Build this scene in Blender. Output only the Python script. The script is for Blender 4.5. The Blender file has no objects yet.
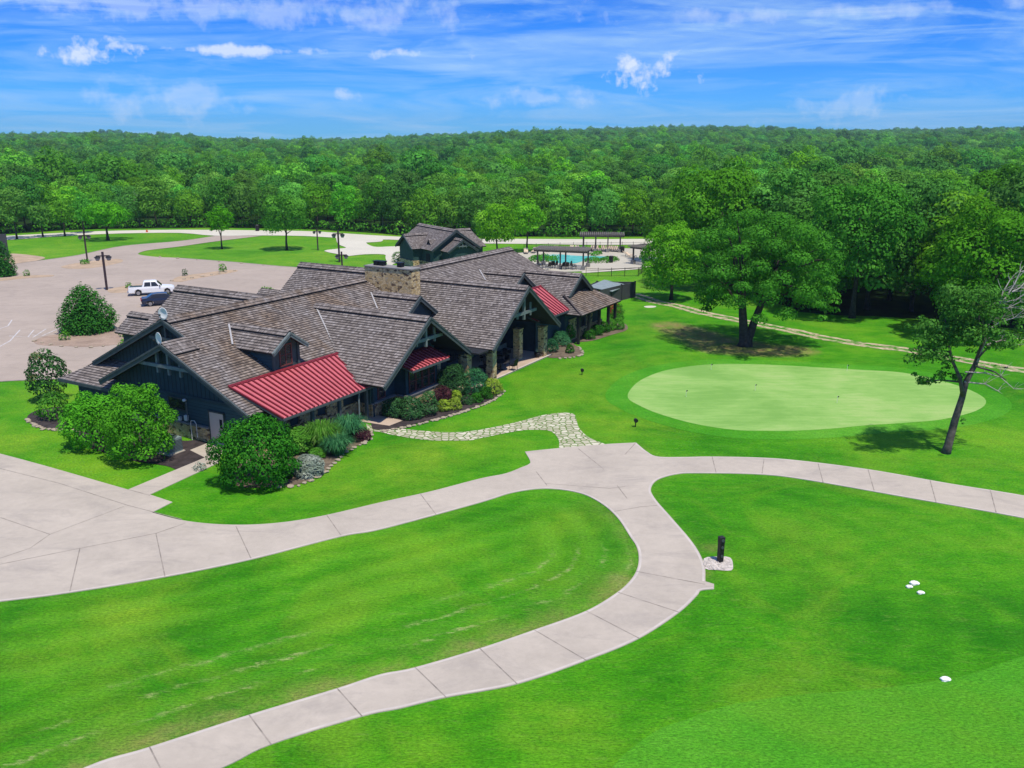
import bpy, bmesh, math, random
import numpy as np
from mathutils import Vector, Matrix
from mathutils.geometry import tessellate_polygon
random.seed(7)
R = math.radians
scn = bpy.context.scene
COL = scn.collection

# ------------------------------------------------------------------ camera survey
F = 880.0; YH = 138.0; CH = 19.0
PITCH = math.atan((384 - YH) / F); c_, s_ = math.cos(PITCH), math.sin(PITCH)
def at(px, py, z=0.0):
    q = (py - 384) / F
    t = (CH - z) / (s_ + q * c_)
    return Vector(((px - 512) / F * t, (c_ - q * s_) * t, z))

cam_d = bpy.data.cameras.new("camera"); cam = bpy.data.objects.new("camera", cam_d); COL.objects.link(cam)
cam_d.sensor_width = 36; cam_d.lens = 36 * F / 1024; cam_d.clip_end = 20000; cam_d.clip_start = 0.5
cam.location = (0, 0, CH); cam.rotation_euler = (math.pi / 2 - PITCH, 0, 0)
scn.camera = cam

# ------------------------------------------------------------------ node helpers
class NT:
    def __init__(self, name):
        self.m = bpy.data.materials.new(name); self.m.use_nodes = True
        self.t = self.m.node_tree; self.t.nodes.clear()
        self.out = self.t.nodes.new("ShaderNodeOutputMaterial")
    def n(self, typ, **kw):
        nd = self.t.nodes.new(typ)
        for k, v in kw.items():
            if k.startswith("i_"):
                key = k[2:]
                key = int(key) if key.isdigit() else key.replace("_", " ")
                nd.inputs[key].default_value = v
            else: setattr(nd, k, v)
        return nd
    def l(self, a, b): self.t.links.new(a, b)
    def noise(self, vec, scale, detail=4, rough=.55, dist=0.0):
        nd = self.n("ShaderNodeTexNoise", i_Scale=scale, i_Detail=detail, i_Roughness=rough, i_Distortion=dist)
        if vec is not None: self.l(vec, nd.inputs["Vector"])
        return nd.outputs["Fac"]
    def ramp(self, fac, stops, interp='LINEAR'):
        nd = self.n("ShaderNodeValToRGB"); cr = nd.color_ramp; cr.interpolation = interp
        while len(cr.elements) < len(stops): cr.elements.new(0.5)
        for e, (p, c) in zip(cr.elements, stops):
            e.position = p; e.color = (*c, 1) if len(c) == 3 else c
        self.l(fac, nd.inputs["Fac"]); return nd.outputs["Color"]
    def mix(self, fac, a, b, mode='MIX'):
        nd = self.n("ShaderNodeMix", data_type='RGBA', blend_type=mode)
        for sock, v in ((nd.inputs[0], fac), (nd.inputs[6], a), (nd.inputs[7], b)):
            if isinstance(v, (int, float)): sock.default_value = v
            elif isinstance(v, tuple): sock.default_value = (*v, 1) if len(v) == 3 else v
            else: self.l(v, sock)
        return nd.outputs[2]
    def math(self, op, a, b=None, c=None, clamp=False):
        nd = self.n("ShaderNodeMath", operation=op, use_clamp=clamp)
        for i, v in enumerate((a, b, c)):
            if v is None: continue
            if isinstance(v, (int, float)): nd.inputs[i].default_value = v
            else: self.l(v, nd.inputs[i])
        return nd.outputs[0]
    def pos(self): return self.n("ShaderNodeNewGeometry").outputs["Position"]
    def obj(self): return self.n("ShaderNodeTexCoord").outputs["Object"]
    def uv(self): return self.n("ShaderNodeTexCoord").outputs["UV"]
    def scale(self, vec, s, rot=(0, 0, 0)):
        nd = self.n("ShaderNodeMapping", i_Scale=s, i_Rotation=rot); self.l(vec, nd.inputs["Vector"]); return nd.outputs[0]
    def attr(self, name): return self.n("ShaderNodeAttribute", attribute_name=name)
    def bump(self, h, strength=.3, dist=.05):
        nd = self.n("ShaderNodeBump", i_Strength=strength, i_Distance=dist); self.l(h, nd.inputs["Height"]); return nd.outputs[0]
    def pbr(self, col, rough=.8, metal=0.0, spec=.3, normal=None, **kw):
        nd = self.n("ShaderNodeBsdfPrincipled")
        for key, v in (("Base Color", col), ("Roughness", rough), ("Metallic", metal), ("Specular IOR Level", spec)):
            if isinstance(v, tuple): nd.inputs[key].default_value = (*v, 1)
            elif isinstance(v, (int, float)): nd.inputs[key].default_value = v
            else: self.l(v, nd.inputs[key])
        if normal is not None: self.l(normal, nd.inputs["Normal"])
        self.l(nd.outputs[0], self.out.inputs["Surface"]); return nd

def plain(name, col, rough=.7, metal=0.0, spec=.3, var=.25, sc=3.0):
    t = NT(name); n = t.noise(t.obj(), sc, 5, .6)
    c2 = tuple(x * (1 - var) for x in col); c3 = tuple(min(1, x * (1 + var)) for x in col)
    t.pbr(t.ramp(n, [(.3, c2), (.7, c3)]), rough, metal, spec); return t.m

M = {}
# lawn -------------------------------------------------------------
def lawn_mat(name, base=(.044, .225, .003), dark=(.018, .150, .001), light=(.095, .295, .008), dry=(.26, .30, .085), dryamt=1.0, attrs=True):
    t = NT(name); P = t.pos()
    big = t.noise(P, .055, 5, .62, .6); mid = t.noise(P, .35, 5, .6, .3)
    st = t.noise(t.scale(P, (1, 3.2, 1), (0, 0, .45)), .8, 6, .72, .4); fine = t.noise(t.scale(P, (1.0, 2.0, 1)), 7.0, 6, .85)
    v = t.math('ADD', t.math('MULTIPLY', big, .5), t.math('ADD', t.math('MULTIPLY', mid, .26), t.math('MULTIPLY', st, .24)))
    col = t.ramp(v, [(.40, dark), (.5, base), (.60, light)])
    yel = t.ramp(t.noise(P, .12, 4, .7, 1.0), [(.48, (0, 0, 0)), (.66, (1, 1, 1))])
    col = t.mix(t.math('MULTIPLY', yel, .55 * dryamt, clamp=True), col, (.14, .28, .015))
    # small dry tufts
    tuft = t.math('MULTIPLY', t.ramp(t.noise(t.scale(P, (.7, 2.6, 1), (0, 0, .3)), 1.5, 7, .8), [(.54, (0, 0, 0)), (.68, (1, 1, 1))]), .45 * dryamt, clamp=True)
    col = t.mix(tuft, col, (.16, .27, .05))
    if attrs:
        col = t.mix(t.math('MULTIPLY', t.attr('yel').outputs['Fac'], t.ramp(t.noise(P, .45, 6, .75), [(.38, (.25, .25, .25)), (.62, (1, 1, 1))])), col, (.19, .33, .018))
        ph = t.attr("mow").outputs["Fac"]; amt = t.attr("mowamt").outputs["Fac"]
        w = t.math('SINE', t.math('MULTIPLY', t.math('ADD', ph, t.math('MULTIPLY', mid, .5)), 2 * math.pi / 1.9))
        band = t.math('MULTIPLY', t.math('MULTIPLY', w, amt), .17)
        col = t.mix(t.math('ABSOLUTE', band), col, t.mix(t.math('GREATER_THAN', band, 0.0), (.005, .09, .001), (.13, .36, .03)))
        # pale scalped mower lines
        ln = t.math('POWER', t.math('MAXIMUM', t.math('COSINE', t.math('MULTIPLY', t.math('ADD', ph, t.math('ADD', t.math('MULTIPLY', mid, .9), t.math('MULTIPLY', st, .9))), 2 * math.pi / 1.25)), 0.0), 6)
        br = t.ramp(t.noise(t.scale(P, (.7, 1.6, 1), (0, 0, -.3)), 1.6, 7, .85), [(.46, (0, 0, 0)), (.58, (1, 1, 1))])
        br = t.math('MULTIPLY', br, t.ramp(t.noise(P, .22, 3, .6), [(.46, (0, 0, 0)), (.58, (1, 1, 1))]))
        ln = t.math('MULTIPLY', t.math('MULTIPLY', ln, br), t.attr("scalp").outputs["Fac"])
        col = t.mix(t.math('MULTIPLY', ln, .8, clamp=True), col, (.33, .37, .15))
        d = t.math('MULTIPLY', t.attr("edge").outputs["Fac"], t.ramp(t.noise(P, .5, 5, .75), [(.38, (.08, .08, .08)), (.66, (1, 1, 1))]))
        col = t.mix(t.math('MULTIPLY', d, .75), col, (.20, .20, .06))
        dr = t.math('MULTIPLY', t.attr("dirt").outputs["Fac"], t.math('MULTIPLY', t.math('SUBTRACT', t.noise(P, .7, 6, .8), .25), 2.6), clamp=True)
        col = t.mix(dr, col, t.ramp(t.noise(P, .55, 6, .7), [(.35, (.17, .12, .05)), (.58, (.30, .21, .10)), (.72, (.44, .35, .21))]))
    col = t.mix(.75, col, t.ramp(fine, [(.38, (.18, .19, .18)), (.5, (.5, .5, .5)), (.62, (.80, .78, .66))]), 'OVERLAY')
    gr2 = t.noise(t.scale(P, (1.3, 4.5, 1), (0, 0, -.25)), 2.6, 7, .85)
    col = t.mix(.45, col, t.ramp(gr2, [(.40, (.30, .31, .30)), (.60, (.70, .70, .62))]), 'OVERLAY')
    bm = t.bump(t.math('ADD', t.math('MULTIPLY', fine, .5), st), .55, .09)
    t.pbr(col, .9, 0, .12, bm); return t.m
M['lawn'] = lawn_mat('lawn_grass')
M['lawn_far'] = lawn_mat('lawn_grass_far', (.085, .26, .010), (.05, .2, .005), (.15, .30, .02), dryamt=1.2, attrs=False)
M['fairway'] = lawn_mat('fairway_grass', (.062, .27, .012), (.045, .235, .008), (.085, .30, .018), dryamt=.5, attrs=False)
M['fringe'] = lawn_mat('fringe_grass', (.060, .27, .012), (.04, .225, .006), (.10, .32, .025), dryamt=.4, attrs=False)
def green_mat():
    t = NT('putting_green_grass'); P = t.pos()
    v = t.math('ADD', t.math('MULTIPLY', t.noise(P, .1, 5, .6, .6), .6), t.math('MULTIPLY', t.noise(t.scale(P, (.4, 2, 1)), .9, 6, .75), .4))
    col = t.ramp(v, [(.40, (.17, .345, .070)), (.5, (.235, .415, .100)), (.60, (.32, .455, .145))])
    f = t.noise(P, 12, 4, .8)
    col = t.mix(.25, col, t.ramp(f, [(.2, (.35, .35, .35)), (.8, (.65, .65, .65))]), 'OVERLAY')
    t.pbr(col, .9, 0, .15, t.bump(f, .2, .02)); return t.m
M['green'] = green_mat()

def concrete_mat(name, base, var=.1, stain=(.30, .27, .25), sc=.3, spots=.5):
    t = NT(name); P = t.pos()
    a = t.noise(P, sc, 6, .65, .5); b = t.noise(P, sc * 9, 6, .7); g = t.noise(P, 30, 3, .8)
    lo = tuple(x * (1 - var) for x in base); hi = tuple(min(1, x * (1 + var)) for x in base)
    col = t.ramp(t.math('ADD', t.math('MULTIPLY', a, .65), t.math('MULTIPLY', b, .35)), [(.36, lo), (.64, hi)])
    sm = t.ramp(t.noise(t.scale(P, (1, 2.3, 1), (0, 0, .5)), .22, 6, .75, 1.2), [(.5, (0, 0, 0)), (.75, (1, 1, 1))])
    col = t.mix(t.math('MULTIPLY', sm, spots), col, stain)
    col = t.mix(.22, col, t.ramp(g, [(.25, (.4, .4, .4)), (.75, (.6, .6, .6))]), 'OVERLAY')
    t.pbr(col, .85, 0, .25, t.bump(g, .2, .01)); return t.m
M['concrete'] = concrete_mat('cart_path_concrete', (.44, .385, .32), .11, (.30, .265, .235), spots=.7)
M['parking'] = concrete_mat('parking_paving', (.385, .318, .262), .10, (.29, .24, .20), .12, .75)
M['road_far'] = concrete_mat('road_concrete', (.46, .43, .36), .08, (.45, .42, .36), .1, .4)
M['white_concrete'] = concrete_mat('pale_concrete', (.56, .53, .44), .08, (.6, .56, .5), .1, .3)
M['patio'] = concrete_mat('patio_concrete', (.46, .36, .28), .12, (.36, .28, .22), .5, .5)
M['joint'] = plain('joint_dark', (.27, .235, .20), .9, var=.4, sc=2)
M['joint_light'] = plain('kerb_pale', (.50, .45, .40), .9, var=.12, sc=1)
M['paint'] = plain('paint_line', (.52, .5, .5), .8, var=.25, sc=2)
M['dirt'] = concrete_mat('bare_dirt', (.42, .31, .21), .2, (.25, .19, .11), .6, .7)
M['island'] = concrete_mat('island_soil', (.34, .25, .19), .2, (.17, .12, .09), .6, .8)
M['sandtrack'] = concrete_mat('sandy_track', (.60, .52, .38), .18, (.3, .36, .12), .8, .85)
def track_mat(name, lo, hi):
    t = NT(name); P = t.pos(); n = t.noise(P, 1.1, 7, .75, .4)
    soil = t.ramp(t.noise(P, 2.5, 5, .7), [(.35, (.30, .22, .13)), (.6, (.55, .46, .32))])
    t.pbr(t.mix(t.ramp(n, [(lo, (0, 0, 0)), (hi, (1, 1, 1))]), soil, (.05, .21, .01)), .9, 0, .15); return t.m
M['rut'] = track_mat('track_rut', .50, .62); M['verge'] = track_mat('track_verge', .38, .50)
M['mulch'] = concrete_mat('dark_mulch', (.045, .035, .035), .5, (.02, .016, .016), 2.0, .7)
M['bed_soil'] = concrete_mat('bed_soil', (.15, .115, .08), .4, (.06, .05, .04), 1.5, .7)
M['gravel'] = plain('gravel_stone', (.52, .47, .42), .9, var=.3, sc=6)
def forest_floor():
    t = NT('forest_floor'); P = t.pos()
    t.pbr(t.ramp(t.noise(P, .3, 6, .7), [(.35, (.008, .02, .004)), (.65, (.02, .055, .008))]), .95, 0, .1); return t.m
M['floor'] = forest_floor()

# shake roof -------------------------------------------------------
def shake_mat(name='roof_shake', tone=1.0, warm=0.0):
    t = NT(name); uv = t.uv()
    dn = t.n("ShaderNodeTexNoise", i_Scale=3.0, i_Detail=3.0); t.l(uv, dn.inputs["Vector"])
    sep = t.n("ShaderNodeSeparateXYZ"); t.l(uv, sep.inputs[0])
    U = sep.outputs[0]; V = sep.outputs[1]
    row = t.math('FLOOR', t.math('DIVIDE', V, .24))
    uo = t.math('ADD', U, t.math('MULTIPLY', t.math('FRACT', t.math('MULTIPLY', t.math('SINE', t.math('MULTIPLY', row, 12.9)), 43758.5)), .8))
    # irregular shake widths: 1D voronoi per row
    cmb = t.n("ShaderNodeCombineXYZ"); t.l(t.math('MULTIPLY', uo, 4.4), cmb.inputs[0]); t.l(t.math('MULTIPLY', row, 7.31), cmb.inputs[1])
    vor = t.n("ShaderNodeTexVoronoi", voronoi_dimensions='2D', feature='F1', i_Scale=1.0, i_Randomness=.6); t.l(cmb.outputs[0], vor.inputs["Vector"])
    s2 = t.n("ShaderNodeSeparateColor"); t.l(vor.outputs["Color"], s2.inputs[0])
    rnd = s2.outputs[0]
    wth = t.noise(t.scale(uv, (1, .5, 1)), .35, 5, .65, .8)
    k = tone
    col = t.ramp(rnd, [(0.0, (.145 * k, .125 * k, .116 * k)), (.35, (.200 * k, .175 * k, .162 * k)), (.7, (.245 * k, .217 * k, .203 * k)), (1.0, (.32 * k, .29 * k, .28 * k))])
    brown = t.ramp(wth, [(.42, (0, 0, 0)), (.62, (1, 1, 1))])
    col = t.mix(t.math('MULTIPLY', brown, .45 + warm), col, t.ramp(rnd, [(0, (.085, .055, .035)), (1, (.255, .180, .120))]))
    ved = t.n("ShaderNodeTexVoronoi", voronoi_dimensions='2D', feature='DISTANCE_TO_EDGE', i_Scale=1.0, i_Randomness=.6); t.l(cmb.outputs[0], ved.inputs["Vector"])
    gap = t.ramp(ved.outputs["Distance"], [(.02, (1, 1, 1)), (.07, (0, 0, 0))])
    col = t.mix(t.math('MULTIPLY', gap, .6), col, (.03, .025, .025))
    gr = t.noise(t.scale(uv, (9, 1.2, 1)), 3, 4, .7)
    col = t.mix(.35, col, t.ramp(gr, [(.3, (.38, .38, .38)), (.7, (.62, .62, .62))]), 'OVERLAY')
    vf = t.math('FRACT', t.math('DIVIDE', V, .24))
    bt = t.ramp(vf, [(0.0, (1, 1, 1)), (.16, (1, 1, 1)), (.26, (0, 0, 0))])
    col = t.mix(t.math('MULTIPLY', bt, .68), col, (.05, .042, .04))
    t.pbr(col, .85, 0, .2, t.bump(rnd, .3, .03)); return t.m
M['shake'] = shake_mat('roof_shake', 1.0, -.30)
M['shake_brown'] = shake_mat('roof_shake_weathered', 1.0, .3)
M['shake_dark'] = plain('shake_edge', (.09, .075, .07), .9, var=.4, sc=3)
M['under'] = plain('soffit_dark', (.020, .022, .026), .9)
M['red'] = plain('red_metal', (.50, .115, .135), .5, .0, .5, .10, 1.2)
M['red_shade'] = plain('red_metal_seam_shade', (.17, .016, .024), .5)  # seam red darkened to paint in the shadow along each rib
M['wall'] = plain('wall_teal', (.024, .052, .070), .75, var=.25, sc=1.5)
def batten():
    t = NT('board_and_batten'); o = t.obj(); sep = t.n("ShaderNodeSeparateXYZ"); t.l(o, sep.inputs[0])
    x = t.math('ADD', sep.outputs[0], sep.outputs[1])
    w = t.math('FRACT', t.math('MULTIPLY', x, 2.6))
    g = t.ramp(w, [(0, (0, 0, 0)), (.12, (1, 1, 1)), (.88, (1, 1, 1)), (1, (0, 0, 0))])
    col = t.mix(g, (.004, .009, .012), t.ramp(t.noise(o, 1.2, 5, .6), [(.3, (.018, .044, .062)), (.7, (.030, .064, .086))]))
    t.pbr(col, .8, 0, .3, t.bump(g, .5, .04)); return t.m
M['batten'] = batten()
def lap():
    t = NT('lap_siding'); o = t.obj(); sep = t.n("ShaderNodeSeparateXYZ"); t.l(o, sep.inputs[0])
    w = t.math('FRACT', t.math('MULTIPLY', sep.outputs[2], 4.5))
    col = t.mix(t.ramp(w, [(0, (0, 0, 0)), (.15, (1, 1, 1))]), (.007, .018, .026), t.ramp(t.noise(t.scale(o, (1, 1, 6)), 1.2, 5, .6), [(.3, (.026, .064, .086)), (.7, (.040, .088, .115))]))
    t.pbr(col, .75, 0, .3, t.bump(w, .5, .03)); return t.m
M['lap'] = lap()
M['trim'] = plain('trim_grey_green', (.062, .078, .082), .7, var=.2)
M['trim_light'] = plain('trim_weathered', (.15, .18, .18), .7, var=.25)
M['greenwall'] = plain('wall_dark_green', (.024, .062, .058), .75, var=.25)
M['flash'] = plain('valley_flashing', (.46, .44, .42), .45, .3, .5, .15)
def stone_mat(name='rubble_stone', sc=2.6):
    t = NT(name); o = t.obj()
    v = t.n("ShaderNodeTexVoronoi", feature='F1', i_Scale=sc, i_Randomness=.9); t.l(t.scale(o, (1, 1, 1.7)), v.inputs["Vector"])
    e = t.n("ShaderNodeTexVoronoi", feature='DISTANCE_TO_EDGE', i_Scale=sc, i_Randomness=.9); t.l(t.scale(o, (1, 1, 1.7)), e.inputs["Vector"])
    s2 = t.n("ShaderNodeSeparateColor"); t.l(v.outputs["Color"], s2.inputs[0])
    col = t.ramp(s2.outputs[0], [(0, (.11, .07, .045)), (.14, (.17, .115, .07)), (.2, (.50, .34, .15)), (.55, (.60, .44, .22)), (.85, (.68, .52, .29)), (1, (.50, .40, .26))])
    col = t.mix(.35, col, t.ramp(t.noise(o, 9, 5, .7), [(.3, (.35, .35, .35)), (.7, (.65, .65, .65))]), 'OVERLAY')
    g = t.ramp(e.outputs["Distance"], [(.015, (0, 0, 0)), (.06, (1, 1, 1))])
    col = t.mix(g, (.30, .24, .17), col)
    t.pbr(col, .9, 0, .2, t.bump(g, .7, .05)); return t.m
M['stone'] = stone_mat(sc=3.6)
M['cap'] = plain('chimney_cap_stone', (.24, .23, .22), .8, var=.2)
def flag():
    t = NT('flagstone'); P = t.pos()
    sc = 2.3
    dn = t.n("ShaderNodeTexNoise", i_Scale=1.5, i_Detail=2.0); t.l(P, dn.inputs["Vector"])
    ad = t.n("ShaderNodeVectorMath", operation='MULTIPLY_ADD'); t.l(dn.outputs["Color"], ad.inputs[0]); ad.inputs[1].default_value = (.35, .35, 0); t.l(P, ad.inputs[2])
    v = t.n("ShaderNodeTexVoronoi", voronoi_dimensions='2D', feature='F1', i_Scale=sc, i_Randomness=.85); t.l(ad.outputs[0], v.inputs["Vector"])
    e = t.n("ShaderNodeTexVoronoi", voronoi_dimensions='2D', feature='DISTANCE_TO_EDGE', i_Scale=sc, i_Randomness=.85); t.l(ad.outputs[0], e.inputs["Vector"])
    s2 = t.n("ShaderNodeSeparateColor"); t.l(v.outputs["Color"], s2.inputs[0])
    col = t.ramp(s2.outputs[0], [(0, (.34, .33, .22)), (.5, (.46, .44, .32)), (1, (.60, .57, .44))])
    g = t.ramp(e.outputs["Distance"], [(.07, (0, 0, 0)), (.12, (1, 1, 1))])
    col = t.mix(g, t.ramp(t.noise(P, 3, 4, .7), [(.4, (.07, .20, .02)), (.6, (.19, .20, .08))]), col)
    t.pbr(col, .9, 0, .15, t.bump(g, .5, .03)); return t.m
M['flag'] = flag()
def water():
    t = NT('pool_water'); P = t.pos()
    t.pbr(t.ramp(t.noise(P, .6, 3, .5), [(.3, (.10, .56, .62)), (.7, (.20, .70, .74))]), .08, 0, .5, t.bump(t.noise(P, 2.5, 3, .5), .15, .05)); return t.m
M['water'] = water()
M['glass'] = plain('dark_glass', (.02, .022, .025), .08, 0, .6, .1)
M['window_frame'] = plain('window_frame_red', (.16, .045, .04), .6)
M['frame_dark'] = plain('window_frame_dark', (.045, .055, .06), .6)
M['door'] = plain('door_pale', (.52, .44, .42), .7, var=.06, sc=1)
M['black'] = plain('black_metal', (.012, .012, .014), .5, .2, .4)
M['iron'] = plain('dark_iron', (.03, .028, .03), .6, .2)
M['lamp_wood'] = plain('lamp_post_wood', (.045, .03, .035), .8)
M['lamp_glass'] = plain('lantern_glass', (.22, .22, .24), .3)
M['white_metal'] = plain('dish_white', (.70, .70, .70), .5, var=.05)
M['ac'] = plain('ac_grey_green', (.19, .25, .25), .6, var=.1)
M['ac_dark'] = plain('ac_grille', (.05, .07, .07), .6)
M['bark'] = plain('bark', (.10, .085, .075), .95, var=.5, sc=4)
M['bark_dark'] = plain('bark_dark', (.05, .042, .036), .95, var=.5, sc=4)
M['bark_pale'] = plain('bark_dead_limbs', (.36, .33, .31), .95, var=.3, sc=3)
M['wood'] = plain('pergola_timber', (.075, .065, .065), .8, var=.3)
M['timber_top'] = plain('pergola_slats', (.20, .18, .165), .8, var=.35, sc=5)
M['screen'] = plain('screen_wall_grey', (.05, .055, .06), .8, var=.15, sc=.7)
M['tarp'] = plain('tarp_grey', (.22, .27, .28), .6, var=.2)
M['yellow'] = plain('yellow_plastic', (.60, .42, .03), .5)
M['orange'] = plain('orange_plastic', (.62, .10, .02), .5)
M['rock'] = plain('bed_rock', (.34, .285, .21), .9, var=.45, sc=5)
M['white_rock'] = plain('tee_marker', (.80, .79, .75), .8, var=.08)
M['car_white'] = plain('car_paint_white', (.78, .79, .80), .25, 0, .6, .02)
M['car_dark'] = plain('car_paint_dark_blue', (.02, .026, .05), .2, .2, .7, .1)
M['tyre'] = plain('tyre_rubber', (.015, .015, .015), .9)
M['rim'] = plain('wheel_rim', (.38, .38, .4), .35, .7, .5)
M['tail'] = plain('tail_light_red', (.35, .01, .01), .3)
M['head'] = plain('head_light', (.6, .6, .6), .2)
M['lounge'] = plain('lounger_tan', (.60, .48, .36), .7)
M['red_flower'] = plain('red_bloom', (.55, .03, .05), .8)
M['flag_black'] = plain('flag_black', (.01, .01, .01), .8)

# foliage ----------------------------------------------------------
def leaf_mat(name, dark, light, tip=None, transl=.3, ovar=.35):
    t = NT(name); tint = t.attr("tint").outputs["Fac"]
    oi = t.n("ShaderNodeObjectInfo").outputs["Random"]
    stops = [(0, dark), (.75, light), (1, tip or tuple(min(1, x * 1.35) for x in light))]
    col = t.ramp(tint, stops)
    h = t.n("ShaderNodeHueSaturation"); t.l(col, h.inputs["Color"])
    t.l(t.math('ADD', .5 - .05 * ovar, t.math('MULTIPLY', oi, .085 * ovar)), h.inputs["Hue"])
    r2 = t.math('FRACT', t.math('MULTIPLY', oi, 17.37))
    t.l(t.math('ADD', 1 - ovar * .9, t.math('MULTIPLY', t.math('POWER', r2, 1.5), 2.7 * ovar)), h.inputs["Value"])
    r3 = t.math('FRACT', t.math('MULTIPLY', oi, 5.71)); t.l(t.math('ADD', 1 - .25 * ovar, t.math('MULTIPLY', r3, .3 * ovar)), h.inputs["Saturation"])
    d = t.n("ShaderNodeBsdfDiffuse"); t.l(h.outputs[0], d.inputs["Color"])
    tr = t.n("ShaderNodeBsdfTranslucent"); t.l(h.outputs[0], tr.inputs["Color"])
    mx = t.n("ShaderNodeMixShader", i_0=transl); t.l(d.outputs[0], mx.inputs[1]); t.l(tr.outputs[0], mx.inputs[2])
    t.l(mx.outputs[0], t.out.inputs["Surface"]); return t.m
M['leaf_forest'] = leaf_mat('leaf_forest', (.060, .235, .014), (.135, .44, .030), (.21, .55, .048), .38, .40)
M['leaf_lime'] = leaf_mat('leaf_lime', (.070, .26, .010), (.170, .48, .024), (.26, .58, .045), .38, .25)
M['leaf_willow'] = leaf_mat('leaf_willow', (.075, .29, .008), (.19, .54, .018), (.29, .65, .05), .42, .08)
M['leaf_mid'] = leaf_mat('leaf_mid', (.044, .18, .010), (.108, .36, .020), (.18, .48, .038), .38, .06)
M['leaf_deep'] = leaf_mat('leaf_deep', (.038, .175, .020), (.090, .33, .038), (.145, .43, .06), .32, .25)
M['leaf_oak'] = leaf_mat('leaf_oak', (.042, .19, .016), (.105, .36, .032), (.17, .46, .05), .36, .1)
M['leaf_lean'] = leaf_mat('leaf_lean', (.042, .16, .020), (.095, .29, .04), (.16, .37, .07), .25, .1)
M['leaf_bright'] = leaf_mat('leaf_bright', (.050, .24, .008), (.115, .43, .014), (.18, .54, .03), .35, .12)
M['leaf_dark'] = leaf_mat('leaf_dark', (.012, .075, .007), (.038, .185, .015), (.07, .27, .02), .2, .1)
M['leaf_conifer'] = leaf_mat('leaf_conifer', (.016, .095, .016), (.042, .20, .024), (.09, .24, .05), .15, .1)
M['leaf_mag'] = leaf_mat('leaf_magnolia', (.018, .075, .018), (.055, .15, .04), (.20, .13, .06), .15, .1)
M['leaf_silver'] = leaf_mat('leaf_silver', (.16, .22, .16), (.36, .42, .34), (.5, .54, .46), .2, .1)
M['leaf_purple'] = leaf_mat('leaf_purple', (.03, .012, .018), (.085, .03, .04), (.15, .05, .06), .2, .1)
M['leaf_yellow'] = leaf_mat('leaf_yellow', (.14, .26, .02), (.34, .48, .05), (.5, .6, .12), .3, .1)
M['leaf_bluegreen'] = leaf_mat('leaf_bluegreen', (.022, .12, .045), (.06, .225, .085), (.12, .32, .13), .25, .1)
M['leaf_rose'] = leaf_mat('leaf_rose', (.02, .075, .025), (.06, .17, .05), (.34, .38, .30), .2, .1)
M['leaf_grass'] = leaf_mat('leaf_grass', (.05, .19, .015), (.12, .36, .03), (.26, .45, .10), .3, .1)
M['leaf_red'] = leaf_mat('leaf_red', (.05, .12, .02), (.5, .05, .06), (.65, .1, .1), .25, .05)

# ------------------------------------------------------------------ object helpers
def tag(o, label=None, cat=None, group=None, kind=None, category=None):
    cat = cat or category
    for k, v in (('label', label), ('category', cat), ('group', group), ('kind', kind)):
        if v: o[k] = v
    return o
def link(name, me, mat=None, parent=None, loc=None):
    o = bpy.data.objects.new(name, me); COL.objects.link(o)
    if mat is not None:
        for m in (mat if isinstance(mat, (list, tuple)) else [mat]): me.materials.append(m)
    if parent: o.parent = parent
    if loc is not None: o.location = loc
    return o
def empty(name, loc=(0, 0, 0), rz=0.0, **kw):
    o = bpy.data.objects.new(name, None); COL.objects.link(o); o.location = loc; o.rotation_euler.z = rz
    o.empty_display_size = .3
    return tag(o, **kw)
def children(o): return [x for x in bpy.data.objects if x.parent == o]
KID = {}
def copy_tree(o, loc=None, rz=None, sc=None, label=None, group=None, parent=None):
    c = o.copy(); COL.objects.link(c); c.parent = parent
    if loc is not None: c.location = loc
    if rz is not None: c.rotation_euler.z = rz
    if sc is not None: c.scale = sc if isinstance(sc, (tuple, list)) else (sc,) * 3
    if label: c['label'] = label
    if group: c['group'] = group
    if o.name not in KID: KID[o.name] = children(o)
    for ch in KID[o.name]: copy_tree(ch, parent=c)
    return c

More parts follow.
